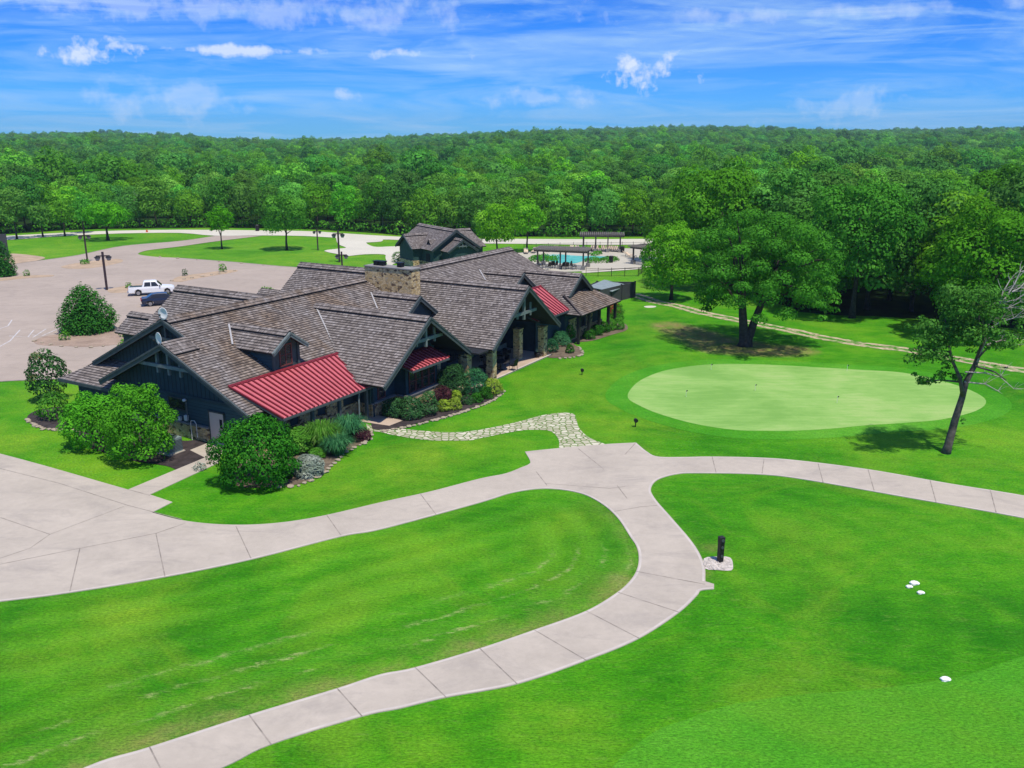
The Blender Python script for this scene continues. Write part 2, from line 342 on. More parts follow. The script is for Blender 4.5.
class MB:
    def __init__(s): s.v = []; s.f = []; s.uv = {}
    def add(s, vs, fs, uvs=None):
        b = len(s.v); s.v += [tuple(v) for v in vs]
        for i, f in enumerate(fs):
            if uvs: s.uv[len(s.f)] = uvs[i]
            s.f.append(tuple(b + j for j in f))
        return s
    def box(s, x0, x1, y0, y1, z0, z1):
        vs = [(x, y, z) for z in (z0, z1) for y in (y0, y1) for x in (x0, x1)]
        return s.add(vs, [(0, 2, 3, 1), (4, 5, 7, 6), (0, 1, 5, 4), (2, 6, 7, 3), (0, 4, 6, 2), (1, 3, 7, 5)])
    def beam(s, p, q, w, h, up=(0, 0, 1)):
        p, q = Vector(p), Vector(q); d = (q - p).normalized(); u = Vector(up)
        r = d.cross(u)
        if r.length < 1e-4: r = Vector((1, 0, 0))
        r.normalize(); u = r.cross(d).normalized()
        vs = [e + r * (w / 2 * i) + u * (h / 2 * j) for e in (p, q) for i, j in ((-1, -1), (1, -1), (1, 1), (-1, 1))]
        return s.add(vs, [(0, 1, 2, 3), (7, 6, 5, 4), (0, 4, 5, 1), (1, 5, 6, 2), (2, 6, 7, 3), (3, 7, 4, 0)])
    def tube(s, pts, rad, n=8, cap=True):
        pts = [Vector(p) for p in pts]; b = len(s.v); ref = Vector((.31, .95, .05))
        for i, p in enumerate(pts):
            d = (pts[min(i + 1, len(pts) - 1)] - pts[max(i - 1, 0)]).normalized()
            a = d.cross(ref)
            if a.length < .1: a = d.cross(Vector((1, 0, 0)))
            a.normalize(); c = d.cross(a)
            r = rad[i] if isinstance(rad, (list, tuple)) else rad
            for k in range(n):
                t = 2 * math.pi * k / n; s.v.append(tuple(p + a * (r * math.cos(t)) + c * (r * math.sin(t))))
        for i in range(len(pts) - 1):
            for k in range(n):
                s.f.append((b + i * n + k, b + i * n + (k + 1) % n, b + (i + 1) * n + (k + 1) % n, b + (i + 1) * n + k))
        if cap:
            s.f.append(tuple(b + k for k in range(n))[::-1]); s.f.append(tuple(b + (len(pts) - 1) * n + k for k in range(n)))
        return s
    def lathe(s, c, prof, n=12):
        b = len(s.v)
        for r, z in prof:
            for k in range(n):
                t = 2 * math.pi * k / n; s.v.append((c[0] + r * math.cos(t), c[1] + r * math.sin(t), c[2] + z))
        for i in range(len(prof) - 1):
            for k in range(n): s.f.append((b + i * n + k, b + i * n + (k + 1) % n, b + (i + 1) * n + (k + 1) % n, b + (i + 1) * n + k))
        s.f.append(tuple(b + k for k in range(n))[::-1]); s.f.append(tuple(b + (len(prof) - 1) * n + k for k in range(n)))
        return s
    def prism(s, poly, vec):
        vec = Vector(vec); n = len(poly); a = [Vector(p) for p in poly]
        return s.add(a + [p + vec for p in a], [tuple(range(n)), tuple(range(2 * n - 1, n - 1, -1))] + [(i, i + n, (i + 1) % n + n, (i + 1) % n) for i in range(n)])
    def mesh(s, name):
        me = bpy.data.meshes.new(name); me.from_pydata(s.v, [], s.f)
        if s.uv:
            l = me.uv_layers.new(name="UVMap")
            for i, p in enumerate(me.polygons):
                if i in s.uv:
                    for k, li in enumerate(p.loop_indices): l.data[li].uv = s.uv[i][k]
        me.validate(); me.update()
        bm = bmesh.new(); bm.from_mesh(me); bmesh.ops.recalc_face_normals(bm, faces=bm.faces); bm.to_mesh(me); bm.free()
        return me
    def build(s, name, mat, parent=None, smooth=False, loc=None):
        me = s.mesh(name); o = link(name, me, mat, parent, loc)
        if smooth:
            for p in me.polygons: p.use_smooth = True
        return o

# flat sheets from outlines ---------------------------------------
def cr(pts, k=6):
    if len(pts) < 3: return [Vector(p) for p in pts]
    P = [Vector(p) for p in pts]; P = [P[0] * 2 - P[1]] + P + [P[-1] * 2 - P[-2]]; out = []
    for i in range(1, len(P) - 2):
        for j in range(k):
            t = j / k; a, b, c, d = P[i - 1], P[i], P[i + 1], P[i + 2]
            out.append(.5 * ((2 * b) + (c - a) * t + (2 * a - 5 * b + 4 * c - d) * t * t + (3 * b - a - 3 * c + d) * t ** 3))
    out.append(P[-2]); return out
def outline(segs, k=6):
    out = []
    for s in segs:
        w = [at(*p) for p in s]
        for q in (cr(w, k) if len(w) > 2 else w):
            if not out or (out[-1] - q).length > .02: out.append(q)
    if (out[0] - out[-1]).length < .02: out.pop()
    return out
def closed(pts, k=5):
    w = [at(*p) for p in pts]; n = len(w); out = []
    for i in range(n):
        a, b, c, d = w[i - 1], w[i], w[(i + 1) % n], w[(i + 2) % n]
        for j in range(k):
            t = j / k
            out.append(.5 * ((2 * b) + (c - a) * t + (2 * a - 5 * b + 4 * c - d) * t * t + (3 * b - a - 3 * c + d) * t ** 3))
    return out
def sheet(name, poly, z, mat, kind='structure', thick=0.0, parent=None):
    poly = [Vector((p[0], p[1], z)) for p in poly]
    tris = tessellate_polygon([poly]); mb = MB()
    mb.add(poly, [tuple(t) for t in tris])
    if thick:
        n = len(poly); low = [p - Vector((0, 0, thick)) for p in poly]
        mb.add(poly + low, [(i, (i + 1) % n, (i + 1) % n + n, i + n) for i in range(n)])
    me = bpy.data.meshes.new(name); me.from_pydata(mb.v, [], mb.f); me.update()
    for p in me.polygons:
        if abs(p.normal.z) > .5 and p.normal.z < 0: p.flip()
    me.update()
    o = link(name, me, mat, parent)
    if kind: o['kind'] = kind
    return o

# ------------------------------------------------------------------ world and light
w = bpy.data.worlds.new("World"); scn.world = w; w.use_nodes = True
wt = w.node_tree; wt.nodes.clear()
SUN_EL = R(68); SUN_DIR = Vector((.55, -.83, 0)).normalized()
def wn(t, **k):
    n = wt.nodes.new(t)
    for a, b in k.items(): setattr(n, a, b)
    return n
def wm(op, a, b=None, clamp=False):
    n = wn("ShaderNodeMath", operation=op, use_clamp=clamp)
    for i, v in enumerate((a, b)):
        if v is None: continue
        if isinstance(v, (int, float)): n.inputs[i].default_value = v
        else: wt.links.new(v, n.inputs[i])
    return n.outputs[0]
sky = wn("ShaderNodeTexSky", sky_type='NISHITA', sun_disc=False)
sky.sun_elevation = SUN_EL; sky.sun_rotation = math.atan2(SUN_DIR.x, SUN_DIR.y)
sky.altitude = 200; sky.air_density = .85; sky.dust_density = .05; sky.ozone_density = 3.0
tc = wn("ShaderNodeTexCoord"); sp = wn("ShaderNodeSeparateXYZ"); wt.links.new(tc.outputs["Generated"], sp.inputs[0])
zz = wm('ADD', wm('MAXIMUM', sp.outputs[2], 0.0), .06)
cb = wn("ShaderNodeCombineXYZ"); wt.links.new(wm('DIVIDE', sp.outputs[0], zz), cb.inputs[0]); wt.links.new(wm('DIVIDE', sp.outputs[1], zz), cb.inputs[1])
def wnoise(scale, sc3, det, rough, dist, off=(0, 0, 0)):
    mp = wn("ShaderNodeMapping"); mp.inputs["Scale"].default_value = sc3; mp.inputs["Location"].default_value = off; wt.links.new(cb.outputs[0], mp.inputs[0])
    n = wn("ShaderNodeTexNoise"); n.inputs["Scale"].default_value = scale; n.inputs["Detail"].default_value = det; n.inputs["Roughness"].default_value = rough; n.inputs["Distortion"].default_value = dist
    wt.links.new(mp.outputs[0], n.inputs["Vector"]); return n.outputs["Fac"]
def wramp(f, stops):
    n = wn("ShaderNodeValToRGB"); cr_ = n.color_ramp
    while len(cr_.elements) < len(stops): cr_.elements.new(.5)
    for e, (p, c) in zip(cr_.elements, stops): e.position = p; e.color = (c, c, c, 1) if isinstance(c, (int, float)) else (*c, 1)
    wt.links.new(f, n.inputs[0]); return n.outputs[0]
def wmix(f, a, b, mode='MIX'):
    n = wn("ShaderNodeMix", data_type='RGBA', blend_type=mode)
    for s, v in ((n.inputs[0], f), (n.inputs[6], a), (n.inputs[7], b)):
        if isinstance(v, (int, float)): s.default_value = v
        elif isinstance(v, tuple): s.default_value = (*v, 1)
        else: wt.links.new(v, s)
    return n.outputs[2]
veil = wramp(wnoise(.42, (1.0, .85, 1), 9, .60, 1.6, (3.1, 1.7, 0)), [(.42, .0), (.70, .56)])
wisp = wramp(wnoise(1.0, (.8, 1.1, 1), 12, .64, 1.8, (7.3, 2.2, 0)), [(.45, 0.0), (.66, 1.0)])
gate = wramp(wnoise(.30, (1, 1, 1), 2, .5, .2, (1.2, 8.4, 0)), [(.36, .15), (.56, 1.0)])
high = wramp(sp.outputs[2], [(.045, 0.0), (.12, 1.0)])
cl = wm('ADD', veil, wm('MULTIPLY', wm('MULTIPLY', wisp, gate), wm('MULTIPLY', high, .65)), clamp=True)
SKYTINT = (.10, .37, .86)
hs = wn('ShaderNodeHueSaturation'); hs.inputs['Saturation'].default_value = 1.25; wt.links.new(sky.outputs[0], hs.inputs['Color'])
tinted = wmix(1.0, hs.outputs[0], SKYTINT, 'MULTIPLY')
SKY_CLOUD = (2.5, 3.9, 5.6)
skyc = wmix(cl, tinted, SKY_CLOUD)
# small far cumulus puffs, placed by bearing on the sky
def puff(px, py, rad, sharp, off):
    q = (py - 384) / F; d = Vector(((px - 512) / F, c_ - q * s_, -(s_ + q * c_))).normalized()
    sb = wn("ShaderNodeVectorMath", operation='SUBTRACT'); wt.links.new(tc.outputs["Generated"], sb.inputs[0]); sb.inputs[1].default_value = d
    mp = wn("ShaderNodeVectorMath", operation='MULTIPLY'); wt.links.new(sb.outputs[0], mp.inputs[0]); mp.inputs[1].default_value = (1 / rad[0], 1 / rad[0], 1 / rad[1])
    ln = wn("ShaderNodeVectorMath", operation='LENGTH'); wt.links.new(mp.outputs[0], ln.inputs[0])
    n = wn("ShaderNodeTexNoise"); n.inputs["Scale"].default_value = sharp; n.inputs["Detail"].default_value = 7; n.inputs["Roughness"].default_value = .6; wt.links.new(tc.outputs["Generated"], n.inputs["Vector"])
    return wramp(wm('ADD', wm('SUBTRACT', 1.0, ln.outputs["Value"]), wm('MULTIPLY', wm('SUBTRACT', n.outputs["Fac"], .5), 4.6)), [(.25, 0.0), (1.1, off)])
for a in ((648, 72, (.040, .022), 42, .85), (86, 51, (.030, .015), 44, .8), (222, 50, (.19, .006), 30, .75), (150, 5, (.42, .018), 30, .32), (840, 12, (.26, .009), 26, .28), (345, 97, (.014, .010), 50, .4), (835, 105, (.07, .018), 34, .3), (165, 100, (.09, .022), 26, .3), (545, 99, (.08, .012), 30, .3)):
    skyc = wmix(puff(*a), skyc, (4.6, 5.1, 5.9))
bg = wn("ShaderNodeBackground"); bg.inputs[1].default_value = .145
wt.links.new(skyc, bg.inputs[0]); wo = wn("ShaderNodeOutputWorld"); wt.links.new(bg.outputs[0], wo.inputs[0])

sd = bpy.data.lights.new("sun", 'SUN'); sd.energy = 3.9; sd.angle = R(1.5); sd.color = (1, .93, .80)
so = bpy.data.objects.new("sun", sd); COL.objects.link(so)
sv = Vector((SUN_DIR.x * math.cos(SUN_EL), SUN_DIR.y * math.cos(SUN_EL), math.sin(SUN_EL)))
so.rotation_euler = (-sv).to_track_quat('-Z', 'Y').to_euler(); so.location = (0, 0, 60)
vs = scn.view_settings; vs.view_transform = 'Standard'; vs.look = 'None'; vs.exposure = .30; vs.gamma = 1
scn.cycles.max_bounces = 6; scn.cycles.transparent_max_bounces = 4
scn.cycles.use_denoising = True

# ------------------------------------------------------------------ ground
RPX = [-600, 0, 100, 180, 250, 350, 430, 500, 620, 730, 850, 1024, 1700]; RHT = [8, 12, 16, 12, 4, 3, 9, 16, 25, 28, 24, 24, 12]
def terrain(x, y):
    d = math.hypot(x, y); t = min(1, max(0, (d - 330) / 1700)); a = math.atan2(x, y)
    h = float(np.interp(512 + F / c_ * math.tan(max(-1.2, min(1.2, a))), RPX, RHT)) * t ** 1.1 if t > 0 else 0
    roll = (math.sin(a * 9 + 1.0) * 1.8 + math.sin(a * 21 + d * .002) * 1.2 + math.sin(d * .012 + a * 5) * 2.2) * min(1, t * 3)
    return h + roll
rads = [0, 60, 120, 180, 240, 300, 340, 380, 430, 480, 540, 600, 680, 760, 850, 950, 1050, 1200, 1350, 1500, 1700, 1900, 2100, 2400, 2700]
mb = MB(); NA = 120
for r in rads:
    for k in range(NA):
        a = 2 * math.pi * k / NA; x, y = r * math.sin(a), r * math.cos(a); mb.v.append((x, y, terrain(x, y) - .04))
for i in range(len(rads) - 1):
    for k in range(NA): mb.f.append((i * NA + k, (i + 1) * NA + k, (i + 1) * NA + (k + 1) % NA, i * NA + (k + 1) % NA))
me = bpy.data.meshes.new('ground'); me.from_pydata(mb.v, [], [tuple(f) for f in mb.f]); me.validate()
for p in me.polygons:
    p.use_smooth = True
    if p.normal.z < 0: p.flip()
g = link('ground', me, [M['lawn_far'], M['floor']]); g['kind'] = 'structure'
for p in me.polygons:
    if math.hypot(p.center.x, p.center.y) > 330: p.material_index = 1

# cart path outline (surveyed)
E_TOP = [[(-160, 415), (0, 454), (128, 490)], [(128, 490), (205, 458)], [(205, 458), (190, 450.5)], [(190, 450.5), (211, 442)], [(211, 442), (224, 445.5)], [(224, 445.5), (219, 463)], [(219, 463), (150, 495)],
         [(150, 495), (172.5, 502.5)], [(172.5, 502.5), (152, 513)], [(152, 513), (184, 521), (225, 525), (270, 524), (319, 517), (384, 502), (430, 492), (480, 479), (505, 474), (521, 468), (529, 464.5), (530, 461), (525, 452)],
         [(525, 452), (559, 448.5), (606, 444.5), (636, 443)], [(636, 443), (647, 452), (658, 457), (685, 457.4), (712, 457), (760, 458), (800, 461), (870, 470), (950, 484), (1024, 496), (1130, 516), (1230, 538)],
         [(1230, 538), (1230, 568)], [(1230, 568), (1130, 541), (1024, 518.6), (902, 497), (805, 480), (760, 474.8), (700, 473.5), (677, 474.5), (658, 480), (651, 489), (655, 499), (671, 517.6), (693, 543.5), (704, 564), (705.5, 582)],
         [(705.5, 582), (714, 584.6)], [(714, 584.6), (714, 589.5)], [(714, 589.5), (701, 591), (697, 596), (679, 613), (639, 639), (586, 661), (517, 684.6), (446, 698), (400, 709), (362, 717), (271, 745), (223, 768), (110, 815), (0, 872), (-120, 950)]]
E_IN2 = [(-260, 940), (-60, 835), (85, 768), (149.6, 747.7), (249, 715.5), (337, 689), (380, 675), (415, 668), (479.6, 649), (534, 630.5), (586, 611.5), (617, 593), (631, 580), (637.5, 568), (638.6, 556), (636, 546), (630, 537), (617, 517.6), (600, 503), (578, 493), (545.6, 489), (513, 493), (480, 503), (384, 529), (341, 537), (251, 560), (165, 577.5), (71, 593), (0, 602), (-200, 624)]
top = outline(E_TOP); inn = cr([at(*p) for p in E_IN2], 6)
# the path is one band: outer boundary out and back
path_poly = top + inn
# close round the outside of the frame on the left
path_o = sheet('cart_path', path_poly, .035, M['concrete'], thick=.07)

def offset_line(line, d):
    out = []
    for i, p in enumerate(line):
        a = line[max(i - 1, 0)]; b = line[min(i + 1, len(line) - 1)]; t = (b - a); t.z = 0
        if t.length < 1e-6: continue
        t.normalize(); out.append(p + Vector((-t.y, t.x, 0)) * d)
    return out
def ribbon(name, lines, z, mat, w=.05):
    mb = MB()
    for ln in lines:
        a = offset_line(ln, w / 2); b = offset_line(ln, -w / 2)
        n = len(a); base = [Vector((p.x, p.y, z)) for p in a + b]
        mb.add(base, [(i, i + 1, n + i + 1, n + i) for i in range(n - 1)])
    me = bpy.data.meshes.new(name); me.from_pydata(mb.v, [], mb.f); me.update()
    for p in me.polygons:
        if p.normal.z < 0: p.flip()
    o = link(name, me, mat); o['kind'] = 'structure'; return o
J = [[(149.6, 747.7), (162, 772)], [(249, 715.5), (271, 745)], [(337, 689), (362, 717)], [(415, 668), (446, 698)], [(479.6, 649), (517, 684.6)], [(534, 630.5), (586, 661)], [(586, 611.5), (639, 639)], [(618, 593), (679, 613)], [(636, 572), (705, 585)],
     [(614, 512), (640, 507.5), (657, 506)], [(536, 472), (547, 486)], [(578, 449), (604, 470)], [(617, 486), (627, 499)], [(545, 484), (610, 489), (625, 487)], [(712, 457), (716, 473)], [(764, 459), (762, 474)], [(818, 464), (823, 483)], [(868, 470), (874, 491)], [(930, 481), (936, 503)], [(990, 490), (996, 513)],
     [(236, 527), (251, 559)], [(156, 534), (165, 577)], [(80, 549), (70, 592)], [(327, 516), (341, 536)], [(420, 494), (436, 515)], [(0, 518), (50, 535), (124, 507)], [(50, 535), (30, 549), (0, 559)], [(0, 565), (80, 549), (156, 534), (185, 524)], [(0, 469), (60, 484), (128, 506), (182, 520)], [(128, 490), (150, 496)], [(636, 443), (625, 455)]]
ribbon('path_joints', [[at(*p) for p in (j if len(j) == 2 else j)] for j in J], .039, M['joint'], .05)
kerbs = [outline([E_TOP[13]]), outline([E_TOP[11]]), outline([E_TOP[16]])[:60]]
ribbon('path_kerb', [offset_line(k, -.09) for k in kerbs] + [offset_line(inn, -.09)], .037, M['joint_light'], .10)

# near lawn with a record of mowing round the path
xs = np.arange(-56, 64.1, .4); ys = np.arange(14, 112, .4)
GX, GY = np.meshgrid(xs, ys); V2 = np.stack([GX.ravel(), GY.ravel()], 1)
def dist_line(P, line):
    L = np.array([(p.x, p.y) for p in line]); best = np.full(len(P), 1e9)
    for a, b in zip(L[:-1], L[1:]):
        d = b - a; t = np.clip(((P - a) @ d) / max(1e-9, d @ d), 0, 1); best = np.minimum(best, np.hypot(*(P - a - t[:, None] * d).T))
    return best
def inside(P, poly):
    L = np.array([(p.x, p.y) for p in poly]); x, y = P[:, 0], P[:, 1]; r = np.zeros(len(P), bool)
    for (x1, y1), (x2, y2) in zip(L, np.roll(L, -1, 0)):
        c = ((y1 > y) != (y2 > y)); r ^= c & (x < (x2 - x1) * (y - y1) / ((y2 - y1) + 1e-12) + x1)
    return r
d_in = dist_line(V2, inn); isl = inside(V2, inn)
d_out = dist_line(V2, outline([E_TOP[13], ])); d_out2 = dist_line(V2, outline([E_TOP[11]]))
d_r = dist_line(V2, outline([E_TOP[16]]))
lowedge = cr([at(*p) for p in E_IN2[:12]], 5); d_low = dist_line(V2, lowedge)
GREEN = [(628, 398), (631, 389), (643, 379), (668, 370), (710, 364.5), (760, 364.5), (810, 367), (860, 370), (904, 373), (945, 382), (972, 391), (986, 401), (976, 411), (942, 419.5), (905, 423), (866, 425.5), (829, 429), (791, 431), (765, 431), (734, 430), (695, 424), (659, 414), (638, 405)]
green = closed(GREEN); gc = sum(green, Vector()) / len(green)
d_g = dist_line(V2, green)
DIRT = [(651, 324), (676, 322), (712, 331), (732, 337), (768, 343), (806, 347), (820, 352), (806, 356), (768, 357), (730, 355), (699, 351), (679, 340), (659, 331)]
dirt = closed(DIRT); d_d = dist_line(V2, dirt); in_d = inside(V2, dirt)
phase = np.where(isl, d_in, np.where(V2[:, 1] > 60, d_g, d_r))
mow = np.where(isl, .8, np.where(d_g < 9, .4, .3))
edge = np.where(isl, 1.4 * np.exp(-d_low / .8), .35 * np.exp(-np.minimum(d_in, np.minimum(d_out, d_out2)) / .25))
ocx, ocy = at(744, 346).x, at(744, 346).y
scalp = np.where(isl & (d_low > .5) & (d_low < 5.2), 1.0, 0.0) * np.clip((5.2 - d_low) / 1.5, 0, 1)
dirtv = np.where(in_d, np.clip(.35 + d_d / 1.5, 0, 1), np.clip(.35 - d_d / 1.2, 0, 1))
dirtv = np.maximum(dirtv, .4 * np.exp(-dist_line(V2, [at(600, 495), at(630, 540), at(638, 560), at(612, 600)]) / .5) * isl)
def spots(L):
    o = np.zeros(len(V2))
    for px, py, rx, k in L:
        p = at(px, py); o = np.maximum(o, k * np.exp(-((V2[:, 0] - p.x) ** 2 + ((V2[:, 1] - p.y) * 1.3) ** 2) / rx ** 2))
    return o
yelv = spots([(430, 455, 3, .8), (470, 447, 3, .7), (400, 470, 3, .8), (340, 490, 2.5, .6), (60, 395, 4, .9), (20, 440, 3, .8), (90, 465, 2.5, .7), (120, 478, 2, .6), (610, 425, 3.5, .7), (600, 400, 4, .6), (590, 370, 5, .6), (640, 330, 4, .5), (560, 400, 2.5, .6), (300, 540, 3, .5), (130, 610, 2.5, .7), (60, 650, 2.5, .6), (420, 545, 3, .5), (880, 440, 4, .4), (1000, 440, 4, .5), (780, 560, 3, .4), (560, 720, 1.6, .5), (420, 750, 1.4, .5), (560, 520, 2.0, .5)])
dirtv = np.maximum(dirtv, spots([(142, 742, .45, .7), (170, 732, .4, .6), (228, 716, .4, .65), (325, 683, .4, .5), (470, 645, .6, .55), (560, 615, .5, .5), (622, 580, .8, .7), (606, 598, .6, .6), (712, 548, .5, .7), (704, 575, .35, .6)]))
nx, ny = len(xs), len(ys)
idx = np.arange(nx * ny).reshape(ny, nx)
faces = np.stack([idx[:-1, :-1].ravel(), idx[:-1, 1:].ravel(), idx[1:, 1:].ravel(), idx[1:, :-1].ravel()], 1)
me = bpy.data.meshes.new('lawn'); me.vertices.add(nx * ny); me.vertices.foreach_set('co', np.concatenate([V2, np.zeros((len(V2), 1))], 1).astype('f').ravel())
me.loops.add(faces.size); me.loops.foreach_set('vertex_index', faces.ravel().astype('i')); me.polygons.add(len(faces)); me.polygons.foreach_set('loop_start', (np.arange(len(faces)) * 4).astype('i')); me.update(); me.validate()
for nm, arr in (('mow', phase), ('mowamt', mow), ('edge', edge), ('scalp', scalp), ('dirt', dirtv), ('yel', yelv)):
    a = me.attributes.new(nm, 'FLOAT', 'POINT'); a.data.foreach_set('value', arr.astype('f'))
lawn = link('lawn', me, M['lawn']); lawn['kind'] = 'structure'

# putting green, collar, fringe
def grow(poly, d):
    c = sum(poly, Vector()) / len(poly); n = len(poly); out = []
    area = sum(poly[i].x * poly[(i + 1) % n].y - poly[(i + 1) % n].x * poly[i].y for i in range(n)); sg = 1 if area > 0 else -1
    for i in range(n):
        t = poly[(i + 1) % n] - poly[i - 1]; t.normalize(); out.append(poly[i] + Vector((t.y, -t.x, 0)) * d * sg)
    return out
sheet('green_collar', grow(green, 1.7), .008, M['fringe']); sheet('putting_green', green, .016, M['green'])
sheet('fairway', closed([(640, 742), (662, 728), (685, 720), (718, 708), (752, 701), (808, 694), (865, 690), (915, 684), (959, 677), (995, 666), (1024, 656), (1120, 630), (1250, 640), (1250, 840), (700, 900), (560, 850), (612, 768)], 4), .008, M['fairway'])

# parking lot and roads
lot = outline([[(-420, 290), (-200, 276), (0, 266)], [(0, 266), (40, 260.5), (79, 255), (123, 246), (180, 241), (215, 236)], [(215, 236), (262, 235.8)], [(262, 235.8), (215, 241.5), (180, 246.5), (150, 250), (139, 253), (141, 255), (158, 257), (180, 258), (233, 262), (278, 266), (303, 268), (420, 280)],
               [(420, 280), (330, 330)], [(330, 330), (140, 360), (70, 378)], [(70, 378), (0, 381), (-120, 388), (-420, 400)]])
sheet('parking_lot', lot, .012, M['parking'])
ribbon('lot_kerb', [outline([[(180, 258), (233, 262), (278, 266), (303, 268), (400, 278)]]), outline([[(0, 266), (40, 260.5), (79, 255), (123, 246), (180, 241), (215, 236)]]), outline([[(70, 378.5), (0, 381.5), (-120, 388.5)]])], .03, M['joint'], .25)
road = outline([[(-500, 265), (-200, 247), (0, 236.3), (60, 233), (100, 231.2), (180, 229.8), (300, 231), (345, 233.5), (400, 236.8), (460, 238.6), (530, 239), (600, 239.2), (653, 239), (700, 240)], [(700, 240), (700, 246)], [(700, 246), (653, 244.5), (600, 245), (530, 244), (480, 243.5)],
                [(480, 243.5), (399, 240), (383, 239.6)], [(383, 239.6), (381, 241.6), (366, 242.6)], [(366, 242.6), (369, 245), (377, 247), (395.7, 246.4), (440, 247)], [(440, 247), (440, 258)], [(440, 258), (400, 262), (388, 268)],
                [(388, 268), (385.5, 258), (384, 254.5), (365, 254.4), (348, 256.2)], [(348, 256.2), (324, 251), (340, 248.6), (346, 247.6), (338, 244), (336, 237.8)], [(336, 237.8), (303, 236), (262, 235.5), (215, 235.8), (180, 233), (120, 233.5), (60, 236.2), (0, 240.4), (-200, 252), (-500, 272)]], 3)
sheet('road', road, .022, M['white_concrete'])
sheet('lot_island', closed([(34, 341), (48, 336), (75, 333), (105, 331), (128, 327), (140, 330), (138, 338), (120, 344), (90, 347), (60, 346), (40, 345)]), .03, M['island'], thick=.03)
sheet('lot_island', closed([(108, 290), (120, 287), (140, 284.5), (152, 285), (150, 289), (130, 292), (112, 293)]), .03, M['dirt'], thick=.03)
sheet('lot_island', closed([(61, 267), (75, 263.5), (98, 260.5), (118, 259), (122, 262), (100, 267), (75, 269)]), .03, M['dirt'], thick=.03)
sheet('lot_island', closed([(-40, 282), (0, 278.5), (25, 276), (50, 275), (52, 276.5), (25, 278.5), (0, 281), (-40, 285)]), .03, M['dirt'], thick=.03)
sheet('lot_island', closed([(172, 281), (180, 276.5), (205, 273), (225, 270.5), (236, 270), (236, 271.8), (215, 275.5), (195, 279), (180, 282)]), .03, M['dirt'], thick=.03)
sheet('bare_patch', closed([(-30, 258), (5, 254), (20, 254), (45, 257.5), (30, 262), (5, 265.3), (-30, 268)]), .01, M['dirt'])
PL = [[(-10, 332), (8, 326), (12, 320)], [(-10, 352), (10, 341), (20, 330)], [(9, 336), (28, 337), (34, 330)], [(28, 337), (33, 337.5), (46, 329)], [(32, 335), (42, 336), (60, 328)]]
ribbon('parking_lines', [[at(*p) for p in l] for l in PL], .016, M['paint'], .12)

# sandy two-rut track behind the green
TR = [(632, 294), (657, 302), (677, 306), (699, 312), (732, 319), (755, 323.5), (793, 331), (820, 337), (860, 344), (904, 349.5), (940, 356), (969, 361), (999, 366.5), (1024, 370.5), (1100, 382)]
tl = cr([at(*p) for p in TR], 6)
jl = lambda L, a, f: [p + Vector((0, a * math.sin(i * f) + a * .6 * math.sin(i * f * 2.7 + 1), 0)) for i, p in enumerate(L)]
ribbon('sandy_track', [jl(offset_line(tl, .65), .12, .9), jl(offset_line(tl, -.65), .15, 1.3)], .014, M['rut'], .6); ribbon('track_verge', [jl(tl, .2, .7)], .008, M['verge'], 2.1)
ribbon('sandy_track', [cr([at(*p) for p in [(1000, 335), (1024, 338.5), (1080, 345)]], 4)], .01, M['sandtrack'], 1.3)
# flagstone walk
fl = outline([[(366, 424), (379, 427.5), (397.5, 428.5), (422.5, 431), (447.5, 432.5), (469, 431.5), (493, 427.5), (520, 421.5), (540, 416), (556, 413.5), (567, 413), (575, 415.5), (578.5, 427), (588, 437), (606, 444.7)],
              [(606, 444.7), (559, 449)], [(559, 449), (559, 441), (555, 434.5), (548, 430.8), (529, 430), (510, 432.5), (480, 438.5), (469, 440.5), (438, 440.8), (413, 438.6), (391, 434.8), (380, 432), (368, 431)]])
sheet('flagstone_path', fl, .02, M['flag'])

# ------------------------------------------------------------------ forest
FE = [(-520, 262), (-200, 244), (0, 234.4), (60, 230.5), (100, 229), (210, 227.5), (300, 228.8), (360, 232), (400, 235), (480, 236.5), (530, 236.5), (600, 236.8), (640, 236.5), (690, 239), (700, 250), (707, 262), (722, 280), (760, 296), (800, 312), (840, 315.5), (880, 316.5), (930, 320), (1000, 327), (1080, 335), (1300, 345)]
fe = [at(*p) for p in FE]
forest_poly = fe + [Vector((300, 330, 0)), Vector((0, 345, 0)), Vector((-300, 300, 0))]
sheet('forest_floor', forest_poly, .006, M['floor'])

